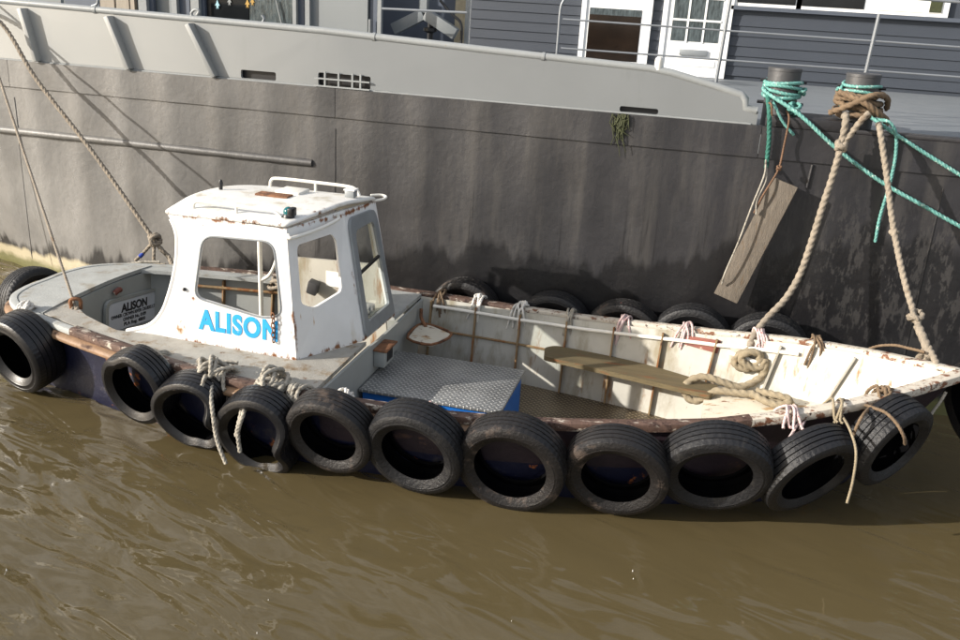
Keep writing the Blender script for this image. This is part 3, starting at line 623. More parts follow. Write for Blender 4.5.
# --- left-hand deck works: panels, wheelhouse side, posts, windlass
LY = 3.1
def slab(n, xa_, xb_, m, Y=LY, top=3.4, th=.05, z0=2.036):
    return box_(n, (at_y(xa_, 15, Y).x, Y, z0), (at_y(xb_, 15, Y).x, Y+th, top), M[m])
slab('deckhouse_panel', -60, 62, 'bulwark', LY+.15); slab('deckhouse_door', 66, 100, 'bluegrey', LY+.1)
for a, b in ((101, 115), (117, 129.5), (131, 135)): slab('board', a, b, 'palewood', LY+.06)
slab('deckhouse_panel', 136, 206, 'bulwark', LY+.12)
for a, b, m_ in ((139, 147, 'rail'), (148, 154, 'bluegrey'), (172, 177, 'rail'), (177, 190, 'bluegrey'), (191, 199, 'rail'), (199, 205, 'bluegrey'), (292.5, 296, 'rail'), (297, 304, 'bluegrey'), (305, 309.5, 'rail')):
    slab('post', a, b, m_, LY-.0 if m_ == 'rail' else LY+.05)
wf = slab('window', 204, 292, 'black', LY+.09)
x0, x1, x2 = at_y(207, 10, LY).x, at_y(245, 10, LY).x, at_y(290, 10, LY).x
sub(box('pane', (x0, LY+.08, 2.04), (x1, LY+.086, 3.3), M['darkglass']), wf); sub(box('pane', (x1+.012, LY+.074, 2.04), (x2, LY+.08, 3.3), M['hammered']), wf)
for px, py, m_, s in ((217, 4, 'paleblue', .05), (229, 1, 'rail', .045), (247, 3, 'aniline', .05), (252, 1, 'aniline', .045)):
    c = at_y(px, py, LY+.06); bm = bmesh.new()
    pts = [(0, .9), (.35, .25), (.8, -.3), (.3, -.25), (.35, -1), (0, -.6), (-.35, -1), (-.3, -.25), (-.8, -.3), (-.35, .25)]
    bm = panel_bm([(c.x+u*s*.7, c.z+v*s) for u, v in pts], [], lambda u, v: (u, LY+.066, v), (0, .004, 0)); sub(obj('paper_fish', bm, M[m_]), wf)
bm = bmesh.new(); sweep(bm, [at_y(276, 0, LY+.05), at_y(283, 30, LY+.05)], .008, 6); hang(obj('cable', bm, M['rail'], None, smooth=True), barge)
slab('deckhouse_panel', 310, 367.5, 'bulwark', LY+.05, th=.12); slab('hinge', 368.5, 370, 'rail', LY, 2.55)
slab('post', 370, 377, 'bluegrey', LY+.08); slab('post', 377.2, 381, 'rail', LY)
slab('dark_panel', 382, 466, 'bluegrey', LY+.9); slab('buff_wall', 455, 465, 'sandbrick', LY+.7); slab('post', 465.2, 468.6, 'rail', LY+.6)
p, q = at_y(382, 8.5, LY), at_y(467, 12.5, LY); bm = bmesh.new(); sweep(bm, [p, q], .012, 8); hang(obj('guard_rail', bm, M['galv'], None, smooth=True), barge)
WY = LY+.35
for (ax, ay, bx_, by_) in ((424, 14, 394, 29), (426, 14, 456, 34)):
    bm = bmesh.new(); bar(bm, at_y(ax, ay, WY), at_y(bx_, by_, WY), .11, .10, (0, 0, 1), .006); hang(obj('grey_arm', bm, M['bulwark'], None, smooth=True), barge)
c = at_y(430, 0, WY); box_('grey_mast', (c.x-.10, WY-.04, c.z-.12), (c.x-.02, WY+.04, 3.4), M['bulwark'])
c = at_y(430, 33, WY); bm = bmesh.new(); sweep(bm, [V((c.x, WY, 2.036)), V((c.x, WY, c.z)), V((c.x, WY, c.z+.02)), V((c.x, WY, c.z+.05)), V((c.x, WY, c.z+.06)), V((c.x, WY, c.z+.2))], [.03, .03, .07, .07, .03, .03], 12); hang(obj('winch_head', bm, M['black'], None, smooth=True), barge)
tube_ = lambda n, pts, r, m: hang(tube(n, pts, r, M[m]), barge)
tube_('black_hose', [at_y(440, 0, WY), at_y(452, 14, WY), at_y(461, 24, WY), at_y(461, 46, WY)], .014, 'black')
# rail fittings
tube_('rail_hook', [at_y(193, 18, BY+.04), at_y(191.5, 13, BY+.04), at_y(195, 9.5, BY+.04), at_y(199, 11, BY+.04), at_y(197, 15, BY+.04)], .012, 'rail')
tube_('rail_tap', [at_y(261, 25, BY+.05), at_y(264, 19, BY+.05), at_y(262, 15, BY+.05)], .011, 'galv')
tube_('rail_tap', [at_y(92, 6, BY+.05), at_y(97, 4, BY+.05), at_y(98, 0, BY+.05)], .011, 'galv')
for o in list(barge.children): fix_children(o)

# ================================================================== SMALL WORK BOAT
boat = empty('work_boat', 'small old white and grey workboat named ALISON with a wheelhouse and open cockpit', 'boat', (0, 0, 0))
# --- shell
LV = [0, .12, .3, .5, .7, .85, 1]
bm = bmesh.new(); rings = []
for p in OUT:
    ztop = zg(p.x)-.03; rings.append([bm.verts.new(hullpt(p.x, p.y, ztop+(ZB-ztop)*k)) for k in LV])
N = len(OUT)
for i in range(N):
    for j in range(len(LV)-1): bm.faces.new((rings[i][j], rings[(i+1) % N][j], rings[(i+1) % N][j+1], rings[i][j+1]))
hull = obj('hull', bm, [M['hullblue'], M['hulldark']], boat, smooth=True)
for f in hull.data.polygons:
    if f.center.x > .2: f.material_index = 1 if f.center.z > .18 else 0
hull['label'] = 'flaking navy blue hull'
# --- inner sides
def inset(p, d):
    i = min(range(N), key=lambda k: (OUT[k]-p).length_squared); t = (OUT[(i+1) % N]-OUT[i-1]).normalized(); n_ = V((-t.y, t.x, 0))
    q = p+n_*d
    return q
def innerpt(x, s, z, d=.085):
    y = s*max(.02, hb(x)-d); return hullpt(x, y, z)
FL = -.09
def inner_side(s, x0, x1, m, nm):
    xs = np.arange(x0, x1+1e-6, .05); bm = bmesh.new(); G = []
    for x in xs: 
        zt = zg(x)-.012; G.append([bm.verts.new(innerpt(x, s, zt+(FL-.05-zt)*k)) for k in np.linspace(0, 1, 7)])
    for A, B in zip(G, G[1:]):
        for j in range(6): bm.faces.new((A[j], B[j], B[j+1], A[j+1]))
    return obj(nm, bm, m, boat, smooth=True)
for s in (-1, 1):
    inner_side(s, -2.14, .14, M['innergrey'], 'inner_side'); inner_side(s, .14, 3.84, M['cream'], 'inner_side')
# --- gunwale cap and rubbing strake
def ring_sweep(nm, prof, m, pts, closed, dz=0., parent=boat, mi=None):
    bm = bmesh.new(); G = []; n_ = len(pts)
    for i, p in enumerate(pts):
        a = pts[i-1] if (closed or i > 0) else p; b = pts[(i+1) % n_] if (closed or i < n_-1) else p
        t = (b-a).normalized(); nn = V((t.y, -t.x, 0))
        G.append([bm.verts.new(V((p.x, p.y, zg(p.x)+dz+h))+nn*o_) for o_, h in prof])
    K = len(prof)
    for i in range(n_ if closed else n_-1):
        A, B = G[i], G[(i+1) % n_]
        for j in range(K): bm.faces.new((A[j], A[(j+1) % K], B[(j+1) % K], B[j]))
    if not closed: bm.faces.new(G[0]); bm.faces.new(G[-1][::-1])
    return obj(nm, bm, m, parent, smooth=True, angle=R(35))
CAP = [(.016, -.045), (.024, -.02), (.020, .004), (.010, .010), (-.045, .010), (-.056, .004), (-.060, -.012), (-.056, -.03)]
iw = [i for i, p in enumerate(OUT) if p.x > 2.75]
AFTC = [(.020, -.04), (.024, -.02), (.018, -.002), (.006, .003), (-.03, .003), (-.034, -.004), (-.036, -.012), (-.034, -.02)]
port_w = [i for i, p in enumerate(OUT) if p.y > 0 and p.x > 1.0]; iw = [i for i in range(iw[0], max(port_w)+1)]
bow = OUT[iw[0]-1:iw[-1]+2]; aft = OUT[iw[-1]+1:]+OUT[:iw[0]]
n0 = len(OUT)-iw[-1]-1; sA = [p for p in aft[:n0] if p.x > -1.75]; sB = [p for p in aft[n0:] if p.x > -1.75]; st_ = [p for p in aft if p.x <= -1.7]
ring_sweep('gunwale', CAP, M['gunwale'], sA, False); ring_sweep('gunwale', CAP, M['gunwale'], sB, False); ring_sweep('gunwale', AFTC, M['deckgrey'], st_, False); g2 = ring_sweep('gunwale', CAP, M['gunwhite'], bow, False); g2['label'] = 'flaking white gunwale round the bow'
ring_sweep('rubbing_strake', [(.0, .03), (.04, .026), (.058, .012), (.062, 0), (.058, -.014), (.04, -.028), (.0, -.032)], M['strake'], [p for p in STB if p.x < 1.4], False, -.075)
ring_sweep('rubbing_strake', [(.0, .03), (.04, .026), (.058, .012), (.062, 0), (.058, -.014), (.04, -.028), (.0, -.032)], M['strake'], [V((p.x, -p.y, 0)) for p in STB if p.x < 1.4][::-1], False, -.075)
# --- decks
def strip(nm, outer, inner, m, dz=0., th=.03):
    bm = bmesh.new(); G = []
    for o_, i_ in zip(outer, inner): G.append([bm.verts.new((q.x, q.y, q.z+dz)) for q in [o_.lerp(i_, t) for t in np.linspace(0, 1, 5)]])
    for A, B in zip(G, G[1:]):
        for j in range(4): bm.faces.new((A[j], A[j+1], B[j+1], B[j]))
    g = bmesh.ops.extrude_face_region(bm, geom=list(bm.faces))['geom']
    for v in g:
        if isinstance(v, bmesh.types.BMVert): v.co.z -= th
    return obj(nm, bm, m, boat)
def line(pts, n=40): return resample([V(p) for p in pts], sum((V(b)-V(a)).length for a, b in zip(pts, pts[1:]))/(n-.5))[0][:n] if False else [V((np.interp(t, np.linspace(0, 1, len(pts)), [p[0] for p in pts]), np.interp(t, np.linspace(0, 1, len(pts)), [p[1] for p in pts]), np.interp(t, np.linspace(0, 1, len(pts)), [p[2] for p in pts]))) for t in np.linspace(0, 1, n)]
AX = -2.10
# aft deck (rounded stern)
ys = np.linspace(-1, 1, 25); outer = []; inner = []
aftpts = [p for p in OUT if p.x < AX]; aftpts.sort(key=lambda p: p.y)
ay = [p.y for p in aftpts]; axx = [p.x for p in aftpts]
for t in np.linspace(ay[0], ay[-1], 25):
    x = float(np.interp(t, ay, axx)); outer.append(V((x+.03, t*.96, zg(x)-.002))); inner.append(V((AX, t*.96, zg(AX)-.002+.035*(1-(t/.75)**2))))
strip('aft_deck', outer, inner, M['deckgrey'])
xs = np.linspace(AX, .135, 46)
outer = [V((x, -hb(x)+.06, zg(x)-.002)) for x in xs]
inner = [V((x, float(np.interp(x, [-2.1, -1.82, -1.64, -1.46, -1.32, -1.2, -.16, .1, .14], [-.36, -.57, -.65, -.72, -.70, -.675, -.675, -.2, -.17])), zg(x)+.012)) for x in xs]
strip('side_deck', outer, inner, M['sidedeck'])
outer = [V((x, hb(x)-.06, zg(x)-.002)) for x in xs]; inner = [V((x, hb(x)-.2 if x < -.34 else .40, zg(x)+.006)) for x in xs]
strip('side_deck', outer, inner, M['deckgrey'])
# --- bulkheads and floor
def bulk(nm, x, m, ztop, th=.02):
    ys = np.linspace(-1, 1, 13); out = [(t*(hb(x)-.075), ztop(t)) for t in ys]+[(t*(hb(x)-.09)*.86, FL-.04) for t in ys[::-1]]
    return panel(nm, out, [], lambda u, v: (x, u, v), (-th, 0, 0), m, boat)
ab = bulk('aft_bulkhead', AX+.012, M['innergrey'], lambda t: zg(AX)-.036+.033*(1-t*t), .02)
bulk('cockpit_bulkhead', .162, M['innergrey'], lambda t: zg(.14)-.036+.012*(t < 0), .02)
xs = np.linspace(AX, 2.56, 30); bm = bmesh.new(); G = [[bm.verts.new((hullpt(x, s*(hb(x)-.08), FL).x, hullpt(x, s*(hb(x)-.08), FL).y, FL)) for s in (-1, 1)] for x in xs]
for A, B in zip(G, G[1:]): bm.faces.new((A[0], B[0], B[1], A[1]))
g = bmesh.ops.extrude_face_region(bm, geom=list(bm.faces))['geom']
for v in g:
    if isinstance(v, bmesh.types.BMVert): v.co.z -= .02
fl = obj('cockpit_floor', bm, M['chequer_floor'], boat)
# --- rusty bow platform
xs = np.linspace(2.50, 3.62, 14); bm = bmesh.new(); G = []
for x in xs:
    z = float(np.interp(x, [2.5, 3.6], [.235, .40])); a = innerpt(x, 1, z, .07); G.append([bm.verts.new((a.x, -a.y, z)), bm.verts.new((a.x, 0, z)), bm.verts.new((a.x, a.y, z))])
for A, B in zip(G, G[1:]):
    for j in (0, 1): bm.faces.new((A[j], B[j], B[j+1], A[j+1]))
g = bmesh.ops.extrude_face_region(bm, geom=list(bm.faces))['geom']
for v in g:
    if isinstance(v, bmesh.types.BMVert): v.co.z -= .02
obj('bow_platform', bm, M['platform'], boat)
a = innerpt(2.5, 1, .235, .07)
panel('platform_riser', [(-a.y, .232), (a.y, .232), (a.y*.8, FL), (-a.y*.8, FL)], [], lambda u, v: (a.x+.006, u, v), (.015, 0, 0), M['cream'], boat)
# --- ribs, stringers, hand tube
for x in (.24, .62, .99, 1.37, 1.74, 2.11, 2.50, 2.93, 3.38):
    for s in (1, -1):
        bm = bmesh.new(); zt = zg(x)-.03; zbm = FL+.005 if x < 2.4 else float(np.interp(x, [2.5, 3.6], [.24, .405]))
        pts = [innerpt(x, s, z, .085) for z in np.linspace(zt, zbm, 6)]
        for p, q in zip(pts, pts[1:]):
            n_ = V((0, -s, 0)); bar(bm, p+n_*.018, q+n_*.018, .012, .04, (1, 0, 0))
        obj('rib', bm, M['ribm'] if x < 2.8 else M['cream'], boat)
for x in (-1.9, -1.5, -1.1, -.7, -.3):
    bm = bmesh.new(); pts = [innerpt(x, 1, z, .085) for z in np.linspace(zg(x)-.06, FL, 6)]
    for p, q in zip(pts, pts[1:]): bar(bm, p+V((0, -.018, 0)), q+V((0, -.018, 0)), .012, .04, (1, 0, 0))
    obj('rib', bm, M['ribm'], boat)
for s in (1, -1):
    bm = bmesh.new(); sweep(bm, [innerpt(x, s, .23, .098) for x in np.arange(.18, 1.9, .1)], .010, 6); obj('stringer', bm, M['ribm'], boat, smooth=True)
    bm = bmesh.new(); sweep(bm, [innerpt(x, s, zg(x)-.070, .108) for x in np.arange(.26, 3.1, .07)], .014, 8); obj('hand_tube', bm, M['whitepipe'], boat, smooth=True)
bm = bmesh.new(); sweep(bm, [innerpt(x, 1, zg(x)-.12, .125) for x in np.arange(-1.8, .1, .1)], .013, 8); obj('hand_tube', bm, M['ribm'], boat, smooth=True)
# red-lead patch panel on the far side
pts = [innerpt(2.53, 1, zg(2.5)-.035, .088), innerpt(2.28, 1, zg(2.3)-.035, .088), innerpt(2.28, 1, zg(2.3)-.10, .088), innerpt(2.53, 1, zg(2.5)-.13, .088)]
M['redlead'] = mat('red_lead_paint', (122, 70, 58), .7, var=.3, patches=[((190, 170, 150), 14, .62, .05, one, .7)])
o = raw('red_patch', [p+V((0, -.004, 0)) for p in pts]+[p+V((0, -.010, 0)) for p in pts], [(0, 1, 2, 3), (7, 6, 5, 4), (0, 4, 5, 1), (1, 5, 6, 2), (2, 6, 7, 3), (3, 7, 4, 0)], M['redlead'], boat)
# --- engine hatch
hx0, hx1, hy0, hy1, hz = .175, 1.17, -.40, .37, .245
hc = panel('hatch_coaming', [(hx0+.02, hy0+.02), (hx1-.02, hy0+.02), (hx1-.02, hy1-.02), (hx0+.02, hy1-.02)], [], lambda u, v: (u, v, FL+.002), (0, 0, hz-.014-FL), M['blue'], boat); hc['label'] = 'bright blue hatch sides'
bm = bmesh.new(); bx(bm, (hx0, hy0, hz-.012), (hx1, hy1, hz+.008), .003); o = obj('hatch_lid', bm, M['chequer'], boat, smooth=True); o['label'] = 'chequer plate hatch lid'
# --- bench plank along the far side, step plate, vent box
v0, v1 = V((1.26, .66, .275)), V((2.52, .46, .275))
bm = bmesh.new(); out = round_poly([(1.26, .62, 0), (2.50, .36, 0), (2.55, .56, 0), (1.95, .80, 0), (1.30, .88, 0), (1.23, .80, 0)], [.03, .02, .02, .3, .05, .04])
panel('bench_plank', [(p.x, p.y) for p in out], [], lambda u, v: (u, v, .285), (0, 0, -.035), M['benchwood'], boat)
for x in (1.37, 1.74, 2.11):
    bm = bmesh.new(); bar(bm, (x, .70, .235), (x, innerpt(x, 1, .235).y, .235), .03, .014, (1, 0, 0)); obj('bench_bracket', bm, M['ribm'], boat)
st = [(.21, .50), (.42, .44), (.50, .72), (.27, .86), (.19, .80)]
sp = panel('step_plate', [(p.x, p.y) for p in round_poly([(x, y, 0) for x, y in st], .03)], [], lambda u, v: (u, v, .31), (0, 0, -.018), M['platform'], boat)
tube('rim', [(x, y, .312) for x, y in st], .011, M['rust'], sp, 6, 3, True); tube('stay', [(.26, .80, .31), (.20, .86, .36), (.19, .88, .43)], .014, M['rust'], sp)
vb = box('vent_box', (.165, -.10, .30), (.245, .10, .42), M['innergrey'], boat, .004)
box('rusty_lid', (.164, -.115, .421), (.265, .115, .436), M['rust'], vb, .004); box('opening', (.2455, -.05, .33), (.2485, .06, .40), M['black'], vb)
# --- wheelhouse
def yw(z): return -.668+.045*(z-.52)/.86
ZD = .512
so_ = round_poly([(-.155, ZD, 0), (-.235, 1.372, 0), (-1.085, 1.385, 0), (-1.035, 1.31, 0), (-1.012, 1.23, 0), (-1.02, 1.08, 0), (-1.06, .90, 0), (-1.135, .70, 0), (-1.235, .585, 0), (-1.42, .522, 0), (-1.42, .505, 0)], [0, 0, 0, .05, .05, .1, .2, .2, .1, 0, 0])
win = round_poly([(-.825, 1.262, 0), (-.325, 1.280, 0), (-.262, .80, 0), (-.40, .765, 0), (-.895, .838, 0)], [.09, .08, .10, .06, .07], 6)
cab = panel('cabin_side', [(p.x, p.y) for p in so_], [[(p.x, p.y) for p in win]], lambda u, v: (u, yw(v), v), (0, .028, 0), M['white'], boat)
bm = bmesh.new(); sweep(bm, [V((p.x, yw(p.y)-.001, p.y)) for p in win]+[V((win[0].x, yw(win[0].y)-.001, win[0].y))], .006, 6); obj('window_seal', bm, M['grey_metal'], cab, smooth=True)
edge = [p for p in so_ if p.x < -1.0 and p.y < 1.37]
bm = bmesh.new(); sweep(bm, [V((p.x, yw(p.y)+.012, p.y)) for p in edge], .017, 8); obj('edge_trim', bm, M['white'], cab, smooth=True)
t_ = text_obj('lettering', 'ALISON', .185, M['letter'], cab, (-.865, yw(.66)-.004, .632), (1, 0, -.008), (0, .045/.86, 1), bold=.0078, width=.575, space=1.12); t_['label'] = 'sky blue ALISON lettering'
A_b, B_b, C_b = V((-.155, -.662, ZD)), V((.115, -.17, ZD)), V((.125, .43, ZD)); A_t, B_t, C_t = V((-.235, -.62, 1.372)), V((-.075, -.10, 1.405)), V((-.035, .40, 1.372))
def bil(p00, p10, p01, p11): return lambda s, t: p00.lerp(p10, s).lerp(p01.lerp(p11, s), t)
f1 = bil(A_b, B_b, A_t, B_t); f2 = bil(B_b, C_b, B_t, C_t)
def sq(n=1): return [(0, 0), (1, 0), (1, 1), (0, 1)]
def rp(pts, r): return [(p.x, p.y) for p in round_poly([(x, y, 0) for x, y in pts], r)]
panel('cabin_front', sq(), [rp([(.14, .86), (.74, .86), (.80, .80), (.78, .42), (.30, .355), (.13, .42)], [.06, .08, .03, .06, .08, .04])], f1, (-.02, .012, 0), M['white'], boat)
w2 = rp([(.13, .86), (.80, .88), (.86, .10), (.10, .085)], [.10, .10, .05, .05]); cf = panel('cabin_front', sq(), [w2], f2, (-.025, 0, 0), M['white'], boat)
o2 = rp([(.05, .93), (.88, .95), (.94, .03), (.02, .02)], [.12, .12, .06, .06])
fr = panel('window_frame', o2, [rp([(.16, .83), (.76, .86), (.82, .14), (.14, .125)], [.09, .09, .04, .04])], lambda s, t: f2(s, t)+V((.022, 0, .004)), (-.020, 0, 0), M['grey_metal'], cf)
panel('window_pane', rp([(.12, .87), (.81, .89), (.87, .09), (.09, .075)], .05), [], lambda s, t: f2(s, t)+V((-.01, 0, 0)), (-.004, 0, 0), M['glass'], cf)
bm = bmesh.new(); bar(bm, f2(.14, .50)+V((.006, 0, 0)), f2(.80, .56)+V((.006, 0, 0)), .018, .018, (0, 0, 1)); obj('glazing_bar', bm, M['black'], cf)
# far wall of the wheelhouse: cream inside, open doorway aft, upper window forward
fw_ = lambda u, v: (u, .43-.03*(v-.52)/.86, v)
panel('cabin_far_wall', [(.12, FL), (-.035, 1.37), (-.80, 1.38), (-.82, 1.2), (-.84, FL)], [rp([(-.76, 1.28), (-.10, 1.28), (-.03, .90), (-.75, .87)], .05)], fw_, (0, -.025, 0), M['cream'], boat)
box('notice', (-.42, .392, .68), (-.24, .396, .80), M['curtain'], boat)
box('instrument_box', (-.05, .06, .601), (.04, .24, .655), M['grey_metal'], boat, .01); box('dash_shelf', (-.06, -.02, .585), (.06, .39, .60), M['cream'], boat)
bm = bmesh.new(); bar(bm, (-.52, .36, .62), (-.49, .34, .72), .08, .07, (1, 0, 0), .01); obj('control_box', bm, M['bollard'], boat, smooth=True)
tube('cabin_post', [(-.95, .36, .15), (-.95, .36, 1.38)], .018, M['whitepipe'], boat, 10, 1); tube('cabin_grab_tube', [(-.95, .36, .66), (-.87, .36, .72), (-.81, .36, .86), (-.80, .36, 1.05), (-.80, .37, 1.3)], .014, M['whitepipe'], boat)
# roof: crowned plate with a turned-down edge
ro = round_poly([(-.230, -.628, 0), (-.066, -.105, 0), (-.028, .412, 0), (-.89, .425, 0), (-1.03, .12, 0), (-1.095, -.22, 0), (-1.095, -.630, 0)], [.03, .06, .05, .06, .3, .3, .03], 6)
bm = bmesh.new(); cc = V((-.58, -.11, 0)); G = []
def rz(p): return 1.385+.062*(1-min(1, abs((p.y+.12)/.56))**2.2)+.012*(p.x+.6)
lv = [(1.0, -.016), (1.004, -.010), (1.003, -.003), (.992, .004), (.95, None), (.75, None), (.5, None), (.25, None)]
for s, dz in lv: G.append([bm.verts.new((cc.x+(p.x-cc.x)*s, cc.y+(p.y-cc.y)*s, (rz(p)+dz) if dz is not None else rz(V((cc.x+(p.x-cc.x)*s, cc.y+(p.y-cc.y)*s, 0)))+.006)) for p in ro])
K = len(ro)
for A, B in zip(G, G[1:]):
    for k in range(K): bm.faces.new((A[k], A[(k+1) % K], B[(k+1) % K], B[k]))
bm.faces.new(G[-1]); bm.faces.new(G[0][::-1])
roof = obj('cabin_roof', bm, M['roof'], boat, smooth=True, angle=R(50))
def rt(x, y): return rz(V((x, y, 0)))+.006
tube('handrail', [(-.93, -.55, rt(-.93, -.55)), (-.92, -.55, 1.45), (-.86, -.55, 1.464), (-.60, -.55, 1.462), (-.40, -.54, 1.458), (-.34, -.54, 1.445), (-.31, -.54, rt(-.31, -.54))], .010, M['whitepipe'], roof, 8, 5)
tube('rail_post', [(-.62, -.55, rt(-.62, -.55)), (-.62, -.55, 1.46)], .009, M['whitepipe'], roof, 8, 1)
tube('handrail', [(-.82, .30, rt(-.82, .3)), (-.81, .30, 1.465), (-.75, .30, 1.484), (-.45, .30, 1.486), (-.20, .30, 1.482), (-.14, .30, 1.46), (-.12, .30, rt(-.12, .3))], .012, M['whitepipe'], roof, 8, 5)
tube('rail_post', [(-.46, .30, rt(-.46, .3)), (-.46, .30, 1.485)], .011, M['whitepipe'], roof, 8, 1)
box('roof_hatch', (-.62, -.02, rt(-.5, .05)-.02), (-.44, .16, rt(-.5, .05)+.018), M['whitepipe'], roof, .005, Matrix.Rotation(0, 4, 'Z')); box('hatch_slot', (-.70, -.16, rt(-.6, -.1)-.01), (-.46, -.06, rt(-.6, -.1)+.012), M['rust'], roof, .004)
lx_, ly_ = -.27, -.52; nl = bmesh.new(); sweep(nl, [V((lx_, ly_, rt(lx_, ly_)-.004)), V((lx_, ly_, rt(lx_, ly_)+.012)), V((lx_, ly_, rt(lx_, ly_)+.02))], [.04, .036, .03], 14)
nlo = obj('navigation_light', nl, M['black'], roof, smooth=True); nlo['label'] = 'small green navigation light'
bm = bmesh.new(); bmesh.ops.create_uvsphere(bm, u_segments=16, v_segments=10, radius=.034, matrix=Matrix.Translation((lx_, ly_, rt(lx_, ly_)+.03))); obj('lens', bm, M['teal_lens'], nlo, smooth=True, angle=None)
bm = bmesh.new(); bx(bm, (lx_+.005, ly_-.036, rt(lx_, ly_)+.005), (lx_+.042, ly_+.036, rt(lx_, ly_)+.06), .008); obj('shield', bm, M['black'], nlo, smooth=True)
box('deck_lamp', (-.16, .12, rt(-.12, .15)-.004), (-.09, .19, rt(-.12, .15)+.045), M['grey_metal'], roof, .006); box('lamp_top', (-.165, .115, rt(-.12, .15)+.046), (-.085, .195, rt(-.12, .15)+.056), M['white'], roof)
tube('lifting_loop', [(-.06, .40, 1.375), (.0, .44, 1.385), (.02, .47, 1.40), (-.02, .47, 1.41), (-.08, .42, 1.41)], .010, M['whitepipe'], roof, 8, 5)
tube('bow_handle', [f1(.02, .955)+V((.0, -.004, 0)), f1(.05, .94)+V((.03, -.03, 0)), f1(.5, .945)+V((.035, -.03, 0)), f1(.84, .965)+V((.03, -.03, 0)), f1(.88, .975)], .012, M['whitepipe'], roof, 8, 5)
bm = bmesh.new(); sweep(bm, [V((-.99, -.10, rt(-.99, -.1)-.004)), V((-.99, -.10, rt(-.99, -.1)+.05)), V((-.99, -.10, rt(-.99, -.1)+.07))], [.012, .016, .008], 10); obj('aerial_stub', bm, M['black'], roof, smooth=True)
# hasp chain on the side window
ch = bmesh.new()
for k in range(6):
    c = V((-.315+.004*(k % 2), yw(.72)-.018, .80-.033*k)); pts = []
    for a in np.linspace(0, 2*math.pi, 9)[:-1]:
        u, v = math.cos(a)*.011, math.sin(a)*.021; pts.append(c+(V((u, 0, v)) if k % 2 == 0 else V((.2*u, u, v))))
    P = cat(pts, 2, True); sweep(ch, P+[P[0]], .0045, 6)
tag(obj('hasp_chain', ch, M['rust'], None, smooth=True), 'short rusty chain hanging over the last letter of the blue ALISON name', 'chain')
bm = bmesh.new(); bmesh.ops.create_uvsphere(bm, u_segments=10, v_segments=8, radius=.013, matrix=Matrix.Translation((-.962, yw(.87)-.006, .885))); obj('door_stud', bm, M['black'], cab, smooth=True)
# --- name plate on the aft bulkhead
px_ = AX+.035; pc, pt = (.32, .262), R(-7)
def npr(u, v): return (pc[0]+u*math.cos(pt)-v*math.sin(pt), pc[1]+u*math.sin(pt)+v*math.cos(pt))
np_ = panel('nameplate', rp([(-.33, -.115), (.33, -.115), (.33, .115), (-.33, .115)], .06), [], lambda u, v: (px_,)+npr(u, v), (.006, 0, 0), M['plate'], boat)
panel('plate_surround', rp([(-.37, -.145), (.37, -.145), (.37, .145), (-.37, .145)], .08), [rp([(-.335, -.12), (.335, -.12), (.335, .12), (-.335, .12)], .06)], lambda u, v: (px_-.012,)+npr(u, v), (.024, 0, 0), M['innergrey'], boat)
for body, s_, z_, b_, w_ in (('ALISON', .094, .022, .0035, .34), ('OWNER: CROWN RIVER CRUISES LTD', .038, -.015, .0008, .60), ('OWNER No. 0109', .040, -.055, .0008, .30), ('PLA Reg. 4800', .040, -.094, .0008, .28)):
    q = npr(0, z_); text_obj('lettering', body, s_, M['blacktext'], np_, (px_+.0075, q[0], q[1]), (0, math.cos(pt), math.sin(pt)), (0, -math.sin(pt), math.cos(pt)), bold=b_, align='CENTER', extrude=.0008, width=w_)
tube('red_fitting', [(AX+.03, .10, .475), (AX+.05, .13, .50), (AX+.03, .17, .485)], .022, M['redlead'], boat, 8, 4)
tube('deck_staple', [(-1.98, -.50, zg(-2)), (-1.98, -.50, .62), (-1.93, -.47, .62), (-1.93, -.47, zg(-2))], .014, M['rust'], boat, 8, 4)
# mooring cleat plate on the far side near the bow
box('cleat_plate', (2.60, innerpt(2.68, 1, .5).y-.005, .44), (2.86, innerpt(2.68, 1, .5).y+.012, .56), M['platform'], boat)
tube('cleat_bar', [innerpt(2.60, 1, .52, .13), innerpt(2.84, 1, .50, .13)], .016, M['whitepipe'], boat, 8, 1)

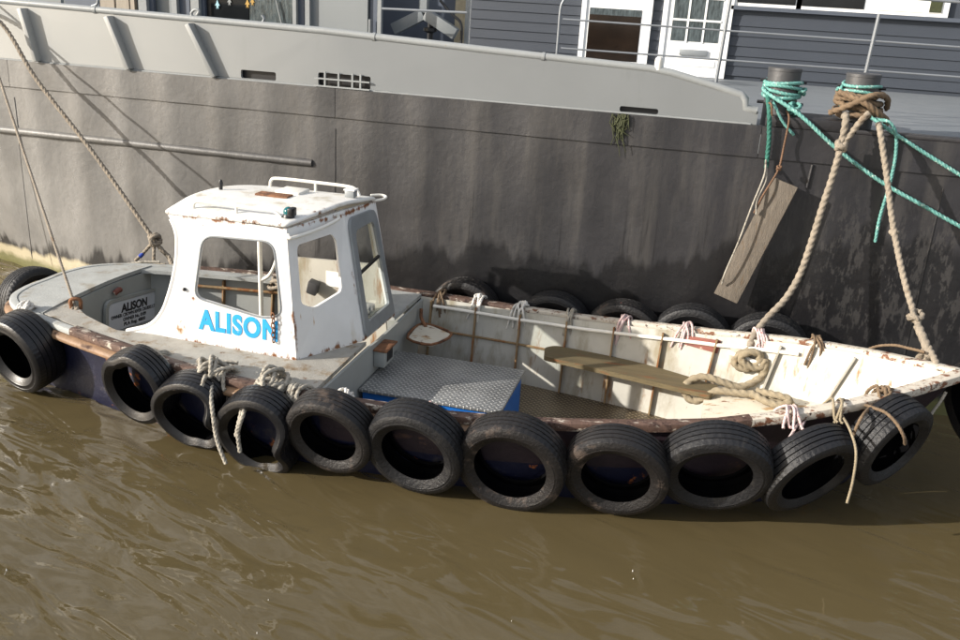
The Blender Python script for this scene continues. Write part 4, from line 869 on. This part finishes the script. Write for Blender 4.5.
# ================================================================== TYRES
def tyre_mesh(nm, Ro=.315, Wd=.20, hole=.192, tread=0, seed=0, defo=None, m='rubber'):
    bm = bmesh.new(); h = Wd/2; ns = 216
    g = .009; tw = h*.80
    prof = [(hole, h*.74, 0), (hole+.012, h*.80, 0), (hole+.03, h*.93, 0), (hole+.046, h*.985, 0), (hole+.050, h*1.012, 0), (hole+.058, h*1.012, 0), (hole+.062, h*.992, 0), (Ro-.052, h*.985, 0), (Ro-.048, h*1.005, 0), (Ro-.042, h*1.0, 0), (Ro-.022, h*.94, 0), (Ro-.008, h*.86, 1)]
    edges = np.linspace(tw, -tw, 6)
    for i in range(5):
        a, b = edges[i], edges[i+1]; crown = lambda x: -.006*(x/tw)**2
        k = (1 if tread < 2 else 0) if i in (0, 4) else (2 if tread == 1 and i in (1, 3) else 0)
        prof += [(Ro+crown(a), a-.004, k), (Ro+crown(b), b+.004, k)]
        if i < 4: prof += [(Ro-g, b+.002, 0), (Ro-g, b-.002, 0)]
    prof += [(r, -z_, k) for r, z_, k in prof[10::-1]]
    prof += [(hole+.012, -h*.66, 0), (hole+.05, -h*.80, 0), (Ro-.05, -h*.84, 0), (Ro-.026, -h*.6, 0), (Ro-.024, 0, 0), (Ro-.026, h*.6, 0), (Ro-.05, h*.84, 0), (hole+.05, h*.80, 0), (hole+.012, h*.66, 0)]
    rings = []
    for j in range(ns):
        a = 2*math.pi*j/ns; ca, sa = math.cos(a), math.sin(a); rg = []
        for r, y, k in prof:
            rr = r
            if k == 1 and j % 4 == 0: rr -= .0024
            if k == 2 and j % 5 == 0: rr -= .0026
            p = V((rr*ca, -y, rr*sa))
            if defo: p = defo(p, a)
            rg.append(bm.verts.new(p))
        rings.append(rg)
    K = len(prof)
    for j in range(ns):
        A, B = rings[j], rings[(j+1) % ns]
        for k in range(K): bm.faces.new((A[k], A[(k+1) % K], B[(k+1) % K], B[k])).material_index = 1 if k >= K-10 else 0
    finish(bm, True, R(32)); me = bpy.data.meshes.new(nm); bm.to_mesh(me); bm.free(); me.materials.append(M[m]); me.materials.append(M['liner']); return me
def pinch(ang, depth, width, up=0.):
    def f(p, a):
        d = math.atan2(math.sin(a-ang), math.cos(a-ang)); k = math.exp(-(d/width)**2)
        q = p*(1-depth*k) if False else V((p.x*(1-depth*k), p.y*(1+.25*k), p.z*(1-depth*k))); q.z += up*p.x*p.x; return q
    return f
def sag(a_, b_):                                               # slack old carcass pulled in by its lashing
    def f(p, a):
        k = math.exp(-((math.atan2(math.sin(a-a_), math.cos(a-a_)))/.38)**2); l = math.exp(-((math.atan2(math.sin(a-b_), math.cos(a-b_)))/.30)**2)
        r = 1-.22*k-.10*l; return V((p.x*r*.97, p.y*(1+.15*k)-(.05*k), p.z*r+.02*math.sin(2*a)))
    return f
def sag2(p, a):                                                # top edge folded in a little
    k = math.exp(-((math.atan2(math.sin(a-R(130)), math.cos(a-R(130))))/.30)**2); return V((p.x*(1-.10*k)*.95, p.y*(1+.10*k), p.z*(1-.10*k)))
T0 = tyre_mesh('tyre', .315, .19, .206, 0, m='rubber'); T7 = tyre_mesh('tyre', .312, .185, .200, 2, m='rubber_worn'); T1 = tyre_mesh('tyre', .318, .195, .210, 1, m='rubber_worn'); T2 = tyre_mesh('tyre', .312, .205, .200, 1, m='rubber')
T3 = tyre_mesh('tyre', .31, .20, .215, 0, defo=sag(R(10), R(-80)), m='rubber_wet'); T4 = tyre_mesh('tyre', .315, .20, .215, 1, defo=sag(R(-5), R(-70)), m='rubber_wet'); T5 = tyre_mesh('tyre', .30, .19, .20, 0, defo=sag2, m='rubber_wet')
T6 = tyre_mesh('tyre', .335, .24, .20, 0, m='rubber_wet')
def tyre(me, face, nrm, label, group, spin=0., Wd=.20, k=1.):
    """face: centre of the outward side; nrm: direction that side looks"""
    n_ = V(nrm).normalized(); o = bpy.data.objects.new('tyre', me); C.objects.link(o)
    up = V((0, 0, 1)); xx = (-n_).cross(up).normalized(); zz = xx.cross(-n_).normalized()
    # local -Y looks along n_
    mt = Matrix((( xx.x, -n_.x, zz.x, 0), (xx.y, -n_.y, zz.y, 0), (xx.z, -n_.z, zz.z, 0), (0, 0, 0, 1)))
    o.matrix_world = Matrix.Translation(V(face)-n_*Wd/2) @ mt @ Matrix.Rotation(spin, 4, 'Y') @ Matrix.Diagonal((k*(1+.035*math.sin(face[0]*9)), 1, k*(1-.03*math.sin(face[0]*7)), 1))
    return tag(o, label, 'tyre', group)
GN = 'tyres hung as fenders along the near side'; GF = 'tyres hung as fenders along the far side'
tyre(T6, (-2.16, -.93, .30), (-.22, -.96, -.20), 'wide black tyre on the rounded stern quarter, leftmost in the water', GN, .2, .24, .84)
tyre(T5, (-1.06, -1.165, .34), (-.16, -.97, -.22), 'squashed tyre with a torn top edge below the aft end of the wheelhouse', GN, .3, .20, .88)
tyre(T3, (-.63, -1.22, .255), (-.03, -.98, -.24), 'sagging wet tyre with a rope tail dangling to the water', GN, 0, .2, .88)
tyre(T4, (-.15, -1.28, .225), (-.05, -.98, -.24), 'collapsed tyre under the grey rope bundle at the wheelhouse corner', GN, 0, .2, .93)
tyre(T7, (.33, -1.30, .315), (-.04, -.98, -.30), 'round tyre hanging just aft of the blue hatch, below the cockpit bulkhead', GN, .5, .2, .89)
tyre(T2, (.85, -1.275, .30), (-.05, -.98, -.30), 'blocky treaded tyre hanging below the middle of the blue hatch', GN, 1.1, .2, .95)
tyre(T1, (1.415, -1.225, .285), (.0, -.98, -.27), 'brown worn tyre with red specks below the forward hatch corner', GN, .2)
tyre(T7, (2.005, -1.135, .295), (.03, -.97, -.34), 'smooth tyre amidships below the bench plank', GN, 2.0)
tyre(T2, (2.545, -1.02, .36), (.12, -.93, -.42), 'thick treaded tyre tilted outwards below the bow platform', GN, .9)
tyre(T0, (3.10, -.80, .345), (.60, -.70, -.42), 'grey treaded tyre turned sideways with white cords over it', GN, .4, .2, .98)
tyre(T2, (3.545, -.545, .50), (.70, -.66, -.28), 'tyre nearest the bow tied on with brown rope', GN, 1.4, .2, .90)
for x, z, me, lab in ((.45, .30, T1, 'half hidden tyre with a brown rim behind the far gunwale beside the wheelhouse'), (1.22, .315, T0, 'half hidden dark tyre behind the far gunwale, second from the wheelhouse'), (1.79, .335, T1, 'half hidden red-marked tyre behind the far gunwale amidships'), (2.31, .365, T0, 'half hidden tyre behind the far gunwale above the red patch'), (2.87, .39, T2, 'half hidden tyre behind the far gunwale under the thick tan rope')):
    tyre(me, (x, max(hb(x)+.03, 1.0)+.015, z), (-.05, -1, -.05), lab, GF, x)
tyre(T0, (-2.86, .10, .30), (-.93, .36, -.1), 'tyre behind the far corner of the stern deck', GF, .3, .2, .92)
tyre(T1, (4.20, .20, .60), (.93, .25, .28), 'worn grey tyre strapped against the stem at the right edge', 'tyre on the bow', .3, .2, .86)

# ================================================================== ROPES
def unp(x, y, Y): return at_y(x, y, Y)
# wraps round the bollards
def wraps(b, r, zs, rb=.118, phase=0, turns=3):
    P = []
    for i in range(turns*14+1):
        a = phase+i/14*2*math.pi; P.append(V((b.x+(rb+r)*math.cos(a), b.y+(rb+r)*math.sin(a), zs[0]+(zs[1]-zs[0])*i/(turns*14)+.012*math.sin(a*1.3))))
    return P
B1, B2 = BOL
rope('teal_mooring_rope', wraps(B1, .013, (2.36, 2.27), phase=2.6, turns=3)[::-1][:1]+[V((B1.x-.135, B1.y-.06, 2.30)), V((B1.x-.10, B1.y-.13, 2.27)), unp(800, 115, 1.30), unp(836, 148, 1.27), unp(880, 181, 1.25), unp(922, 205, 1.22), unp(965, 229, 1.20), unp(1080, 290, 1.1)], .0145, M['rope_teal'], 'teal rope running from the left bollard down to the right edge', 'teal mooring ropes')
bm = add_rope(bmesh.new(), wraps(B1, .013, (2.37, 2.24), phase=1.0, turns=4), .0135)
add_rope(bm, knot(B1+V((.10, -.12, 2.18)), .011, .05, turns=4), .012); add_rope(bm, knot(B1+V((.14, -.05, 2.30)), .011, .03, turns=2), .011)
tag(obj('rope_coil', bm, M['rope_teal'], None, smooth=True, angle=R(80)), 'turns of teal rope round the left bollard', 'rope')
bm = add_rope(bmesh.new(), wraps(B2, .011, (2.40, 2.20), phase=1.0, turns=4), .0115); add_rope(bm, knot(B2+V((-.14, -.03, 2.33)), .011, .03, turns=2), .011)
tag(obj('rope_coil', bm, M['rope_teal'], None, smooth=True, angle=R(80)), 'thin turns of teal rope round the right bollard under the brown rope', 'rope')
bm = add_rope(bmesh.new(), wraps(B2, .030, (2.34, 2.16), .118, phase=.4, turns=4), .022, jit=.02)
add_rope(bm, [B2+V((-.20, -.12, 2.17)), B2+V((-.08, -.19, 2.24)), B2+V((.06, -.19, 2.32)), B2+V((.17, -.08, 2.30)), B2+V((.20, .02, 2.22))], .022); add_rope(bm, [B2+V((-.16, -.1, 2.32)), B2+V((0, -.2, 2.27)), B2+V((.12, -.18, 2.2)), B2+V((.2, -.1, 2.14)), B2+V((.16, -.14, 2.09))], .022)
tag(obj('rope_coil', bm, M['rope_brown'], None, smooth=True, angle=R(80)), 'thick brown rope wrapped in turns round the right bollard', 'rope')
# tan bow line: bollard -> knot -> over the far gunwale -> coiled in the cockpit
kp = unp(841, 146, 1.16)
path = [B2+V((-.10, -.16, 2.16)), unp(846, 118, 1.18), kp, unp(832, 178, 1.13), unp(822, 208, 1.08), unp(812, 240, 1.03), unp(800, 274, .97), unp(786, 298, .90), unp(769, 316, .82), unp(759, 328, .75), unp(752, 340, .66), unp(748, 352, .62), unp(741, 357, .60)]
rope('tan_bow_line', path, .024, M['rope_tan'], 'thick tan mooring rope curving from the right bollard into the cockpit', 'tan mooring lines', extra=[(knot(kp, .02, .035, turns=3), .02), ([unp(869, 113, 1.2), unp(860, 122, 1.17), unp(850, 135, 1.16), kp], .022)])
loop = [(749, 350, .62), (738, 356, .60), (735, 364, .58), (745, 369, .57), (757, 364, .56), (760, 355, .57), (750, 352, .56), (741, 358, .55), (748, 366, .54), (760, 368, .55), (765, 360, .56), (763, 374, .55), (752, 383, .53), (738, 387, .50), (722, 382, .50), (706, 377, .52), (693, 379, .53), (685, 387, .50), (687, 397, .46), (696, 401, .44), (707, 396, .42), (717, 391, .42), (738, 393, .40), (758, 395, .36), (770, 398, .32), (784, 401, .28), (795, 407, .22)]
rope('rope_hank', [unp(*p) for p in loop], .027, M['rope_cream'], 'thick cream rope looped over the bench plank and bow platform', extra=[([unp(*p) for p in ((757, 391, .36), (775, 395, .28), (790, 400, .24), (780, 405, .22), (765, 401, .26), (752, 393, .34))], .026)], sm=8)
# second bow line to the stem
k2 = unp(915, 316, .52)
rope('stem_line', [B2+V((.14, -.15, 2.12)), unp(880, 130, 1.17), unp(887, 178, 1.05), unp(893, 225, .93), unp(903, 275, .72), k2, unp(925, 340, .34), unp(934, 358, .18), unp(940, 372, .05)], .021, M['rope_tan'], 'tan mooring rope from the right bollard down to the bow tip', 'tan mooring lines', extra=[(knot(k2, .02, .045, turns=3), .018), (knot(unp(894, 232, .92), .014, .022, turns=2), .014), ([unp(918, 326, .46), unp(926, 345, .30), unp(930, 358, .22)], .028), ([unp(926, 348, .3), unp(915, 365, .32), unp(910, 385, .36)], .022), ([unp(930, 352, .26), unp(920, 372, .26), unp(916, 386, .3)], .02)])
rope('teal_mooring_rope', [B2+V((0, -.135, 2.20)), B2+V((.09, -.14, 2.16)), unp(900, 137, 1.30), unp(928, 155, 1.29), unp(965, 178, 1.27), unp(1080, 250, 1.2)], .0135, M['rope_teal'], 'teal rope leaving the right bollard towards the right edge', 'teal mooring ropes')
rope('teal_rope_tail', [B2+V((.12, -.10, 2.15)), unp(889, 122, 1.30), unp(896, 135, 1.31), unp(895, 160, 1.32), unp(888, 190, 1.32), unp(880, 217, 1.32), unp(875, 242, 1.32)], .0125, M['rope_teal'], 'loose teal rope end hanging in a bend from the right bollard')
rope('teal_rope_tail', [B1+V((-.06, -.13, 2.22)), unp(776, 108, 1.30), unp(783, 122, 1.30), unp(794, 135, 1.31)], .011, M['rope_teal'], 'short teal rope end beside the orange cord on the left bollard')
rope('green_rope_tail', [B1+V((-.10, -.12, 2.26)), unp(769, 112, 1.29), unp(769, 128, 1.29), unp(768, 150, 1.29), unp(766, 168, 1.29)], .0165, M['rope_dgreen'], 'dark green rope hanging straight down from the left bollard', jit=.006)
# hanging plank with its cords
wc = unp(756, 241, 1.17); 
q0, q1 = unp(786, 182, 1.22), unp(726, 298, 1.14); bm = bmesh.new(); bar(bm, q0, q1, .185, .062, (1, -.1, .42), .004)
for v in bm.verts: v.co += V((noise.noise(v.co*7), noise.noise(v.co*7+V((5, 0, 0))), noise.noise(v.co*7+V((0, 5, 0)))))*.008
tag(obj('timber_fender', bm, M['wood'], None, smooth=True, angle=R(30)), 'weathered grey timber plank hanging at a slant against the barge side', 'plank')
rope('orange_cord', [B1+V((.05, -.14, 2.16)), unp(789, 120, 1.28), unp(784, 146, 1.27), unp(779, 168, 1.22), unp(770, 184, 1.16), unp(762, 197, 1.14), unp(754, 213, 1.15)], .008, M['cord_orange'], 'thin orange brown cord from the left bollard to the hanging plank', extra=[(knot(unp(779, 168, 1.22), .008, .018, turns=2), .008), ([B1+V((-.10, -.12, 2.2)), unp(771, 104, 1.28), unp(772, 116, 1.28)], .008)])
rope('plank_cord', [unp(766, 160, 1.28), unp(764, 176, 1.2), unp(752, 206, 1.12), unp(738, 243, 1.08), unp(725, 273, 1.07), unp(722, 284, 1.10)], .0065, M['rope_grey'], 'thin grey cord along the left edge of the hanging plank', extra=[([unp(766, 160, 1.28), unp(766, 180, 1.2), unp(757, 200, 1.14), unp(756, 214, 1.13)], .006)])
# stern lines at the left
kn = V((-2.225, .89, .70)); top = at_y(0, 22, 1.25); d = (top-kn); e0 = kn+d*1.32
e0 = V((-4.62, BY-.005, 2.585))
rope('stern_line', [V((-4.75, BY+.06, 2.60)), e0, at_y(-4, 18, 1.27), at_y(37, 80, 1.16), at_y(94, 154, 1.03), kn, at_y(168, 256, .90), at_y(175, 268, .80), V((-1.85, .80, .53))], .019, M['rope_tan'], 'thick tan rope slanting down the barge side to the stern deck', extra=[(knot(kn, .018, .055, turns=3), .017), ([kn, at_y(146, 250, .86), at_y(139, 257, .82), at_y(135, 261, .80)], .015), ([kn, at_y(154, 252, .84), at_y(155, 263, .80), at_y(166, 265, .78)], .015)])
bt = bmesh.new(); sweep(bt, [at_y(143, 253.5, .845), at_y(139.5, 257, .82)], .018, 10); tag(obj('rope_whipping', bt, M['rope_end'], None, smooth=True), 'blue tape round a rope end beside the stern line knot', 'tape')
base = V((-2.0, -.48, .60)); E = at_y(-34, -24, 1.4)
rope('thin_stern_line', [E, E.lerp(at_y(75, 305, -.45), .5)+V((0, 0, -.02)), at_y(73, 300, -.46), at_y(76, 312, -.50)], .011, M['rope_tan'], 'thin cream rope rising from the stern deck to the upper left edge', extra=[(knot(at_y(76, 311, -.50), .01, .03, turns=3), .011)])

# --- lashings over the gunwale
def lashing(cx, side, m, label, r=.008, n=4, spread=.05, tails=(), lump=.03, group='rope lashings holding the tyres', inner=.06, name='rope_lashing', low=.06):
    bm = bmesh.new(); y0 = side*hb(cx); z0 = zg(cx)
    for k in range(n):
        x = cx+random.uniform(-spread, spread); dx = random.uniform(-.05, .05); yo = y0+side*.05; yi = y0-side*.095
        hull_o = side*abs(hullpt(cx, y0, z0-low).y)+side*.02
        J = lambda: V((random.gauss(0, .006), random.gauss(0, .006), random.gauss(0, .005))); add_rope(bm, [q+J() for q in [V((x-dx, y0+side*.075, z0-low)), V((x-dx*.5, y0+side*.062, z0-.05)), V((x, y0+side*.03, z0+.026)), V((x+dx*.3, y0-side*.05, z0+.03)), V((x+dx, yi-side*.008, z0-.02)), V((x+dx*1.6, yi-side*.006, z0-inner-random.random()*.05))]], r)
    if lump: 
        for k in range(2): add_rope(bm, knot(V((cx+random.uniform(-spread, spread)*.7, y0-side*.01, z0+.028)), r, lump*(.9+.5*random.random()), turns=3), r)
    for t in tails: add_rope(bm, [V(p) for p in t], r)
    o = obj(name, bm, m, None, smooth=True, angle=R(80)); return tag(o, label, 'rope', group)
lashing(-2.22, -1, M['rope_white'], 'white cord tied round the rail at the left stern corner', .010, 4, .05)
lashing(-1.0, -1, M['rope_grey'], 'flat dark lashing over the rail above the squashed tyre', .009, 6, .07, lump=.0)
def T(*pts): return [at_y(*p) for p in pts]
lashing(-.52, -1, M['rope_grey'], 'white and grey rope bundle on the rail above the sagging tyre', .013, 9, .12, lump=.075, tails=[T((207, 372, -1.07), (204, 380, -1.2), (200, 392, -1.24)), T((214, 376, -1.09), (211, 392, -1.22), (213, 415, -1.3), (217, 440, -1.33), (226, 464, -1.36)), T((205, 366, -.98), (222, 362, -.95), (238, 363, -.93))])
lashing(-.06, -1, M['rope_grey'], 'tangled grey rope bundle on the rail at the wheelhouse corner', .013, 10, .15, lump=.08, tails=[T((262, 388, -1.08), (248, 398, -1.25), (243, 415, -1.33), (238, 432, -1.34), (240, 452, -1.34)), T((260, 384, -1.0), (246, 398, -1.22), (240, 418, -1.33), (236, 436, -1.34)), T((258, 380, -1.0), (280, 376, -.95), (290, 380, -1.0))])
lashing(.36, -1, M['rope_white'], 'small white knot on the rail beside the hatch', .010, 2, .04, lump=.035)
lashing(.90, -1, M['rope_pink'], 'pink and white knot on the rail below the hatch', .009, 2, .03, lump=.028)
lashing(2.92, -1, M['rope_pink'], 'pink and white cords tied over the rail near the thick treaded tyre', .009, 4, .04, tails=[T((800, 420, -.62), (790, 437, -.8), (776, 458, -.88)), T((806, 418, -.62), (800, 430, -.72))], lump=0)
lashing(3.16, -1, M['rope_cream'], 'pale cord hanging in a long tail over the sideways tyre', .008, 3, .04, tails=[T((840, 412, -.52), (850, 430, -.76), (856, 452, -.88), (853, 480, -.92), (847, 503, -.94))], lump=0)
lashing(3.46, -1, M['rope_brown'], 'brown rope turns on the rail above the tyre nearest the bow', .010, 5, .06, tails=[T((862, 404, -.44), (874, 408, -.60), (886, 413, -.70), (897, 424, -.75), (904, 437, -.76), (905, 444, -.70)), T((872, 406, -.48), (864, 414, -.68), (858, 424, -.74), (853, 436, -.74))], lump=.02)
for x, m, lab, n_ in ((.30, 'rope_brown', 'dirty rope along the far rail where the cockpit begins', 6), (.62, 'rope_white', 'white blue-ended cord on the far rail, nearest the wheelhouse', 4), (.98, 'rope_white', 'white cords draped over the far rail above the second cockpit rib', 5), (1.38, 'rope_grey', 'grey cord bundle on the far rail above the left bench end', 6), (1.80, 'rope_pink', 'pink and white cord on the far rail above the bench plank', 6), (2.26, 'rope_pink', 'pink cord on the far rail left of the red patch', 5), (2.78, 'rope_pink', 'pink and white cord on the far rail beside the thick tan rope', 5), (3.16, 'rope_brown', 'brown rope tied on the far rail over the white bow side', 6)):
    lashing(x, 1, M[m], lab, .009, n_, .035, lump=.025 if 'white' in m else 0, inner=.13, low=.10)
rope('stringy_rope', T((829, 348, .52), (842, 356, .5), (856, 354, .47), (872, 348, .45), (888, 345, .40), (905, 348, .30), (925, 352, .2)), .010, M['rope_brown'], 'frayed brown rope trailing along the far rail towards the bow', jit=.012, extra=[(T((842, 356, .5), (838, 372, .5), (834, 386, .5)), .006), (T((872, 348, .45), (868, 366, .42), (860, 384, .42)), .007)])
rope('bow_cord', [at_y(946, 392, -.12), at_y(940, 402, -.14), at_y(934, 410, -.15), at_y(928, 420, -.17), at_y(920, 438, -.2)], .010, M['rope_grey'], 'short grey cord hanging from the stem at the right edge')
rope('deck_cord', T((97, 271, .5), (112, 268, .55), (128, 264, .64), (145, 262, .70), (160, 262, .74)), .012, M['rope_grey'], 'dirty rope lying along the far edge of the stern deck', extra=[(knot(at_y(78, 278, .3), .012, .04), .012), (knot(at_y(104, 269, .53), .012, .03), .010)])
rope('cabin_rope_coil', [V((-1.0+.12*math.cos(a)+.02*a/6, .80+.05*math.sin(a), .50+.04*math.sin(a*1.3))) for a in np.linspace(0, 18, 50)], .016, M['rope_tan'], 'coil of tan rope on the far rail seen through the side window', sm=3)

# scraps of foam drifting on the water
bm = bmesh.new(); fr_ = random.Random(5)
for k in range(26):
    x, y = fr_.uniform(-3.2, 4.6), fr_.uniform(-3.9, -1.5); r = fr_.uniform(.003, .006); n_ = fr_.randint(5, 8); ph = fr_.random()*6
    if x < -1.5 and fr_.random() < .5: r *= 1.6
    ring = [(x+r*fr_.uniform(.5, 1.4)*math.cos(ph+a), y+r*fr_.uniform(.5, 1.3)*math.sin(ph+a)) for a in np.linspace(0, 2*math.pi, n_+1)[:-1]]
    lo = [bm.verts.new((p[0], p[1], -.006)) for p in ring]; c = bm.verts.new((x, y, .012))
    for i in range(n_): bm.faces.new((lo[i], lo[(i+1) % n_], c))
fo = obj('foam_flecks', bm, M['curtain'], None, smooth=True); fo['kind'] = 'stuff'; fo['label'] = 'tiny white foam flecks drifting on the brown water'; fo['category'] = 'foam'
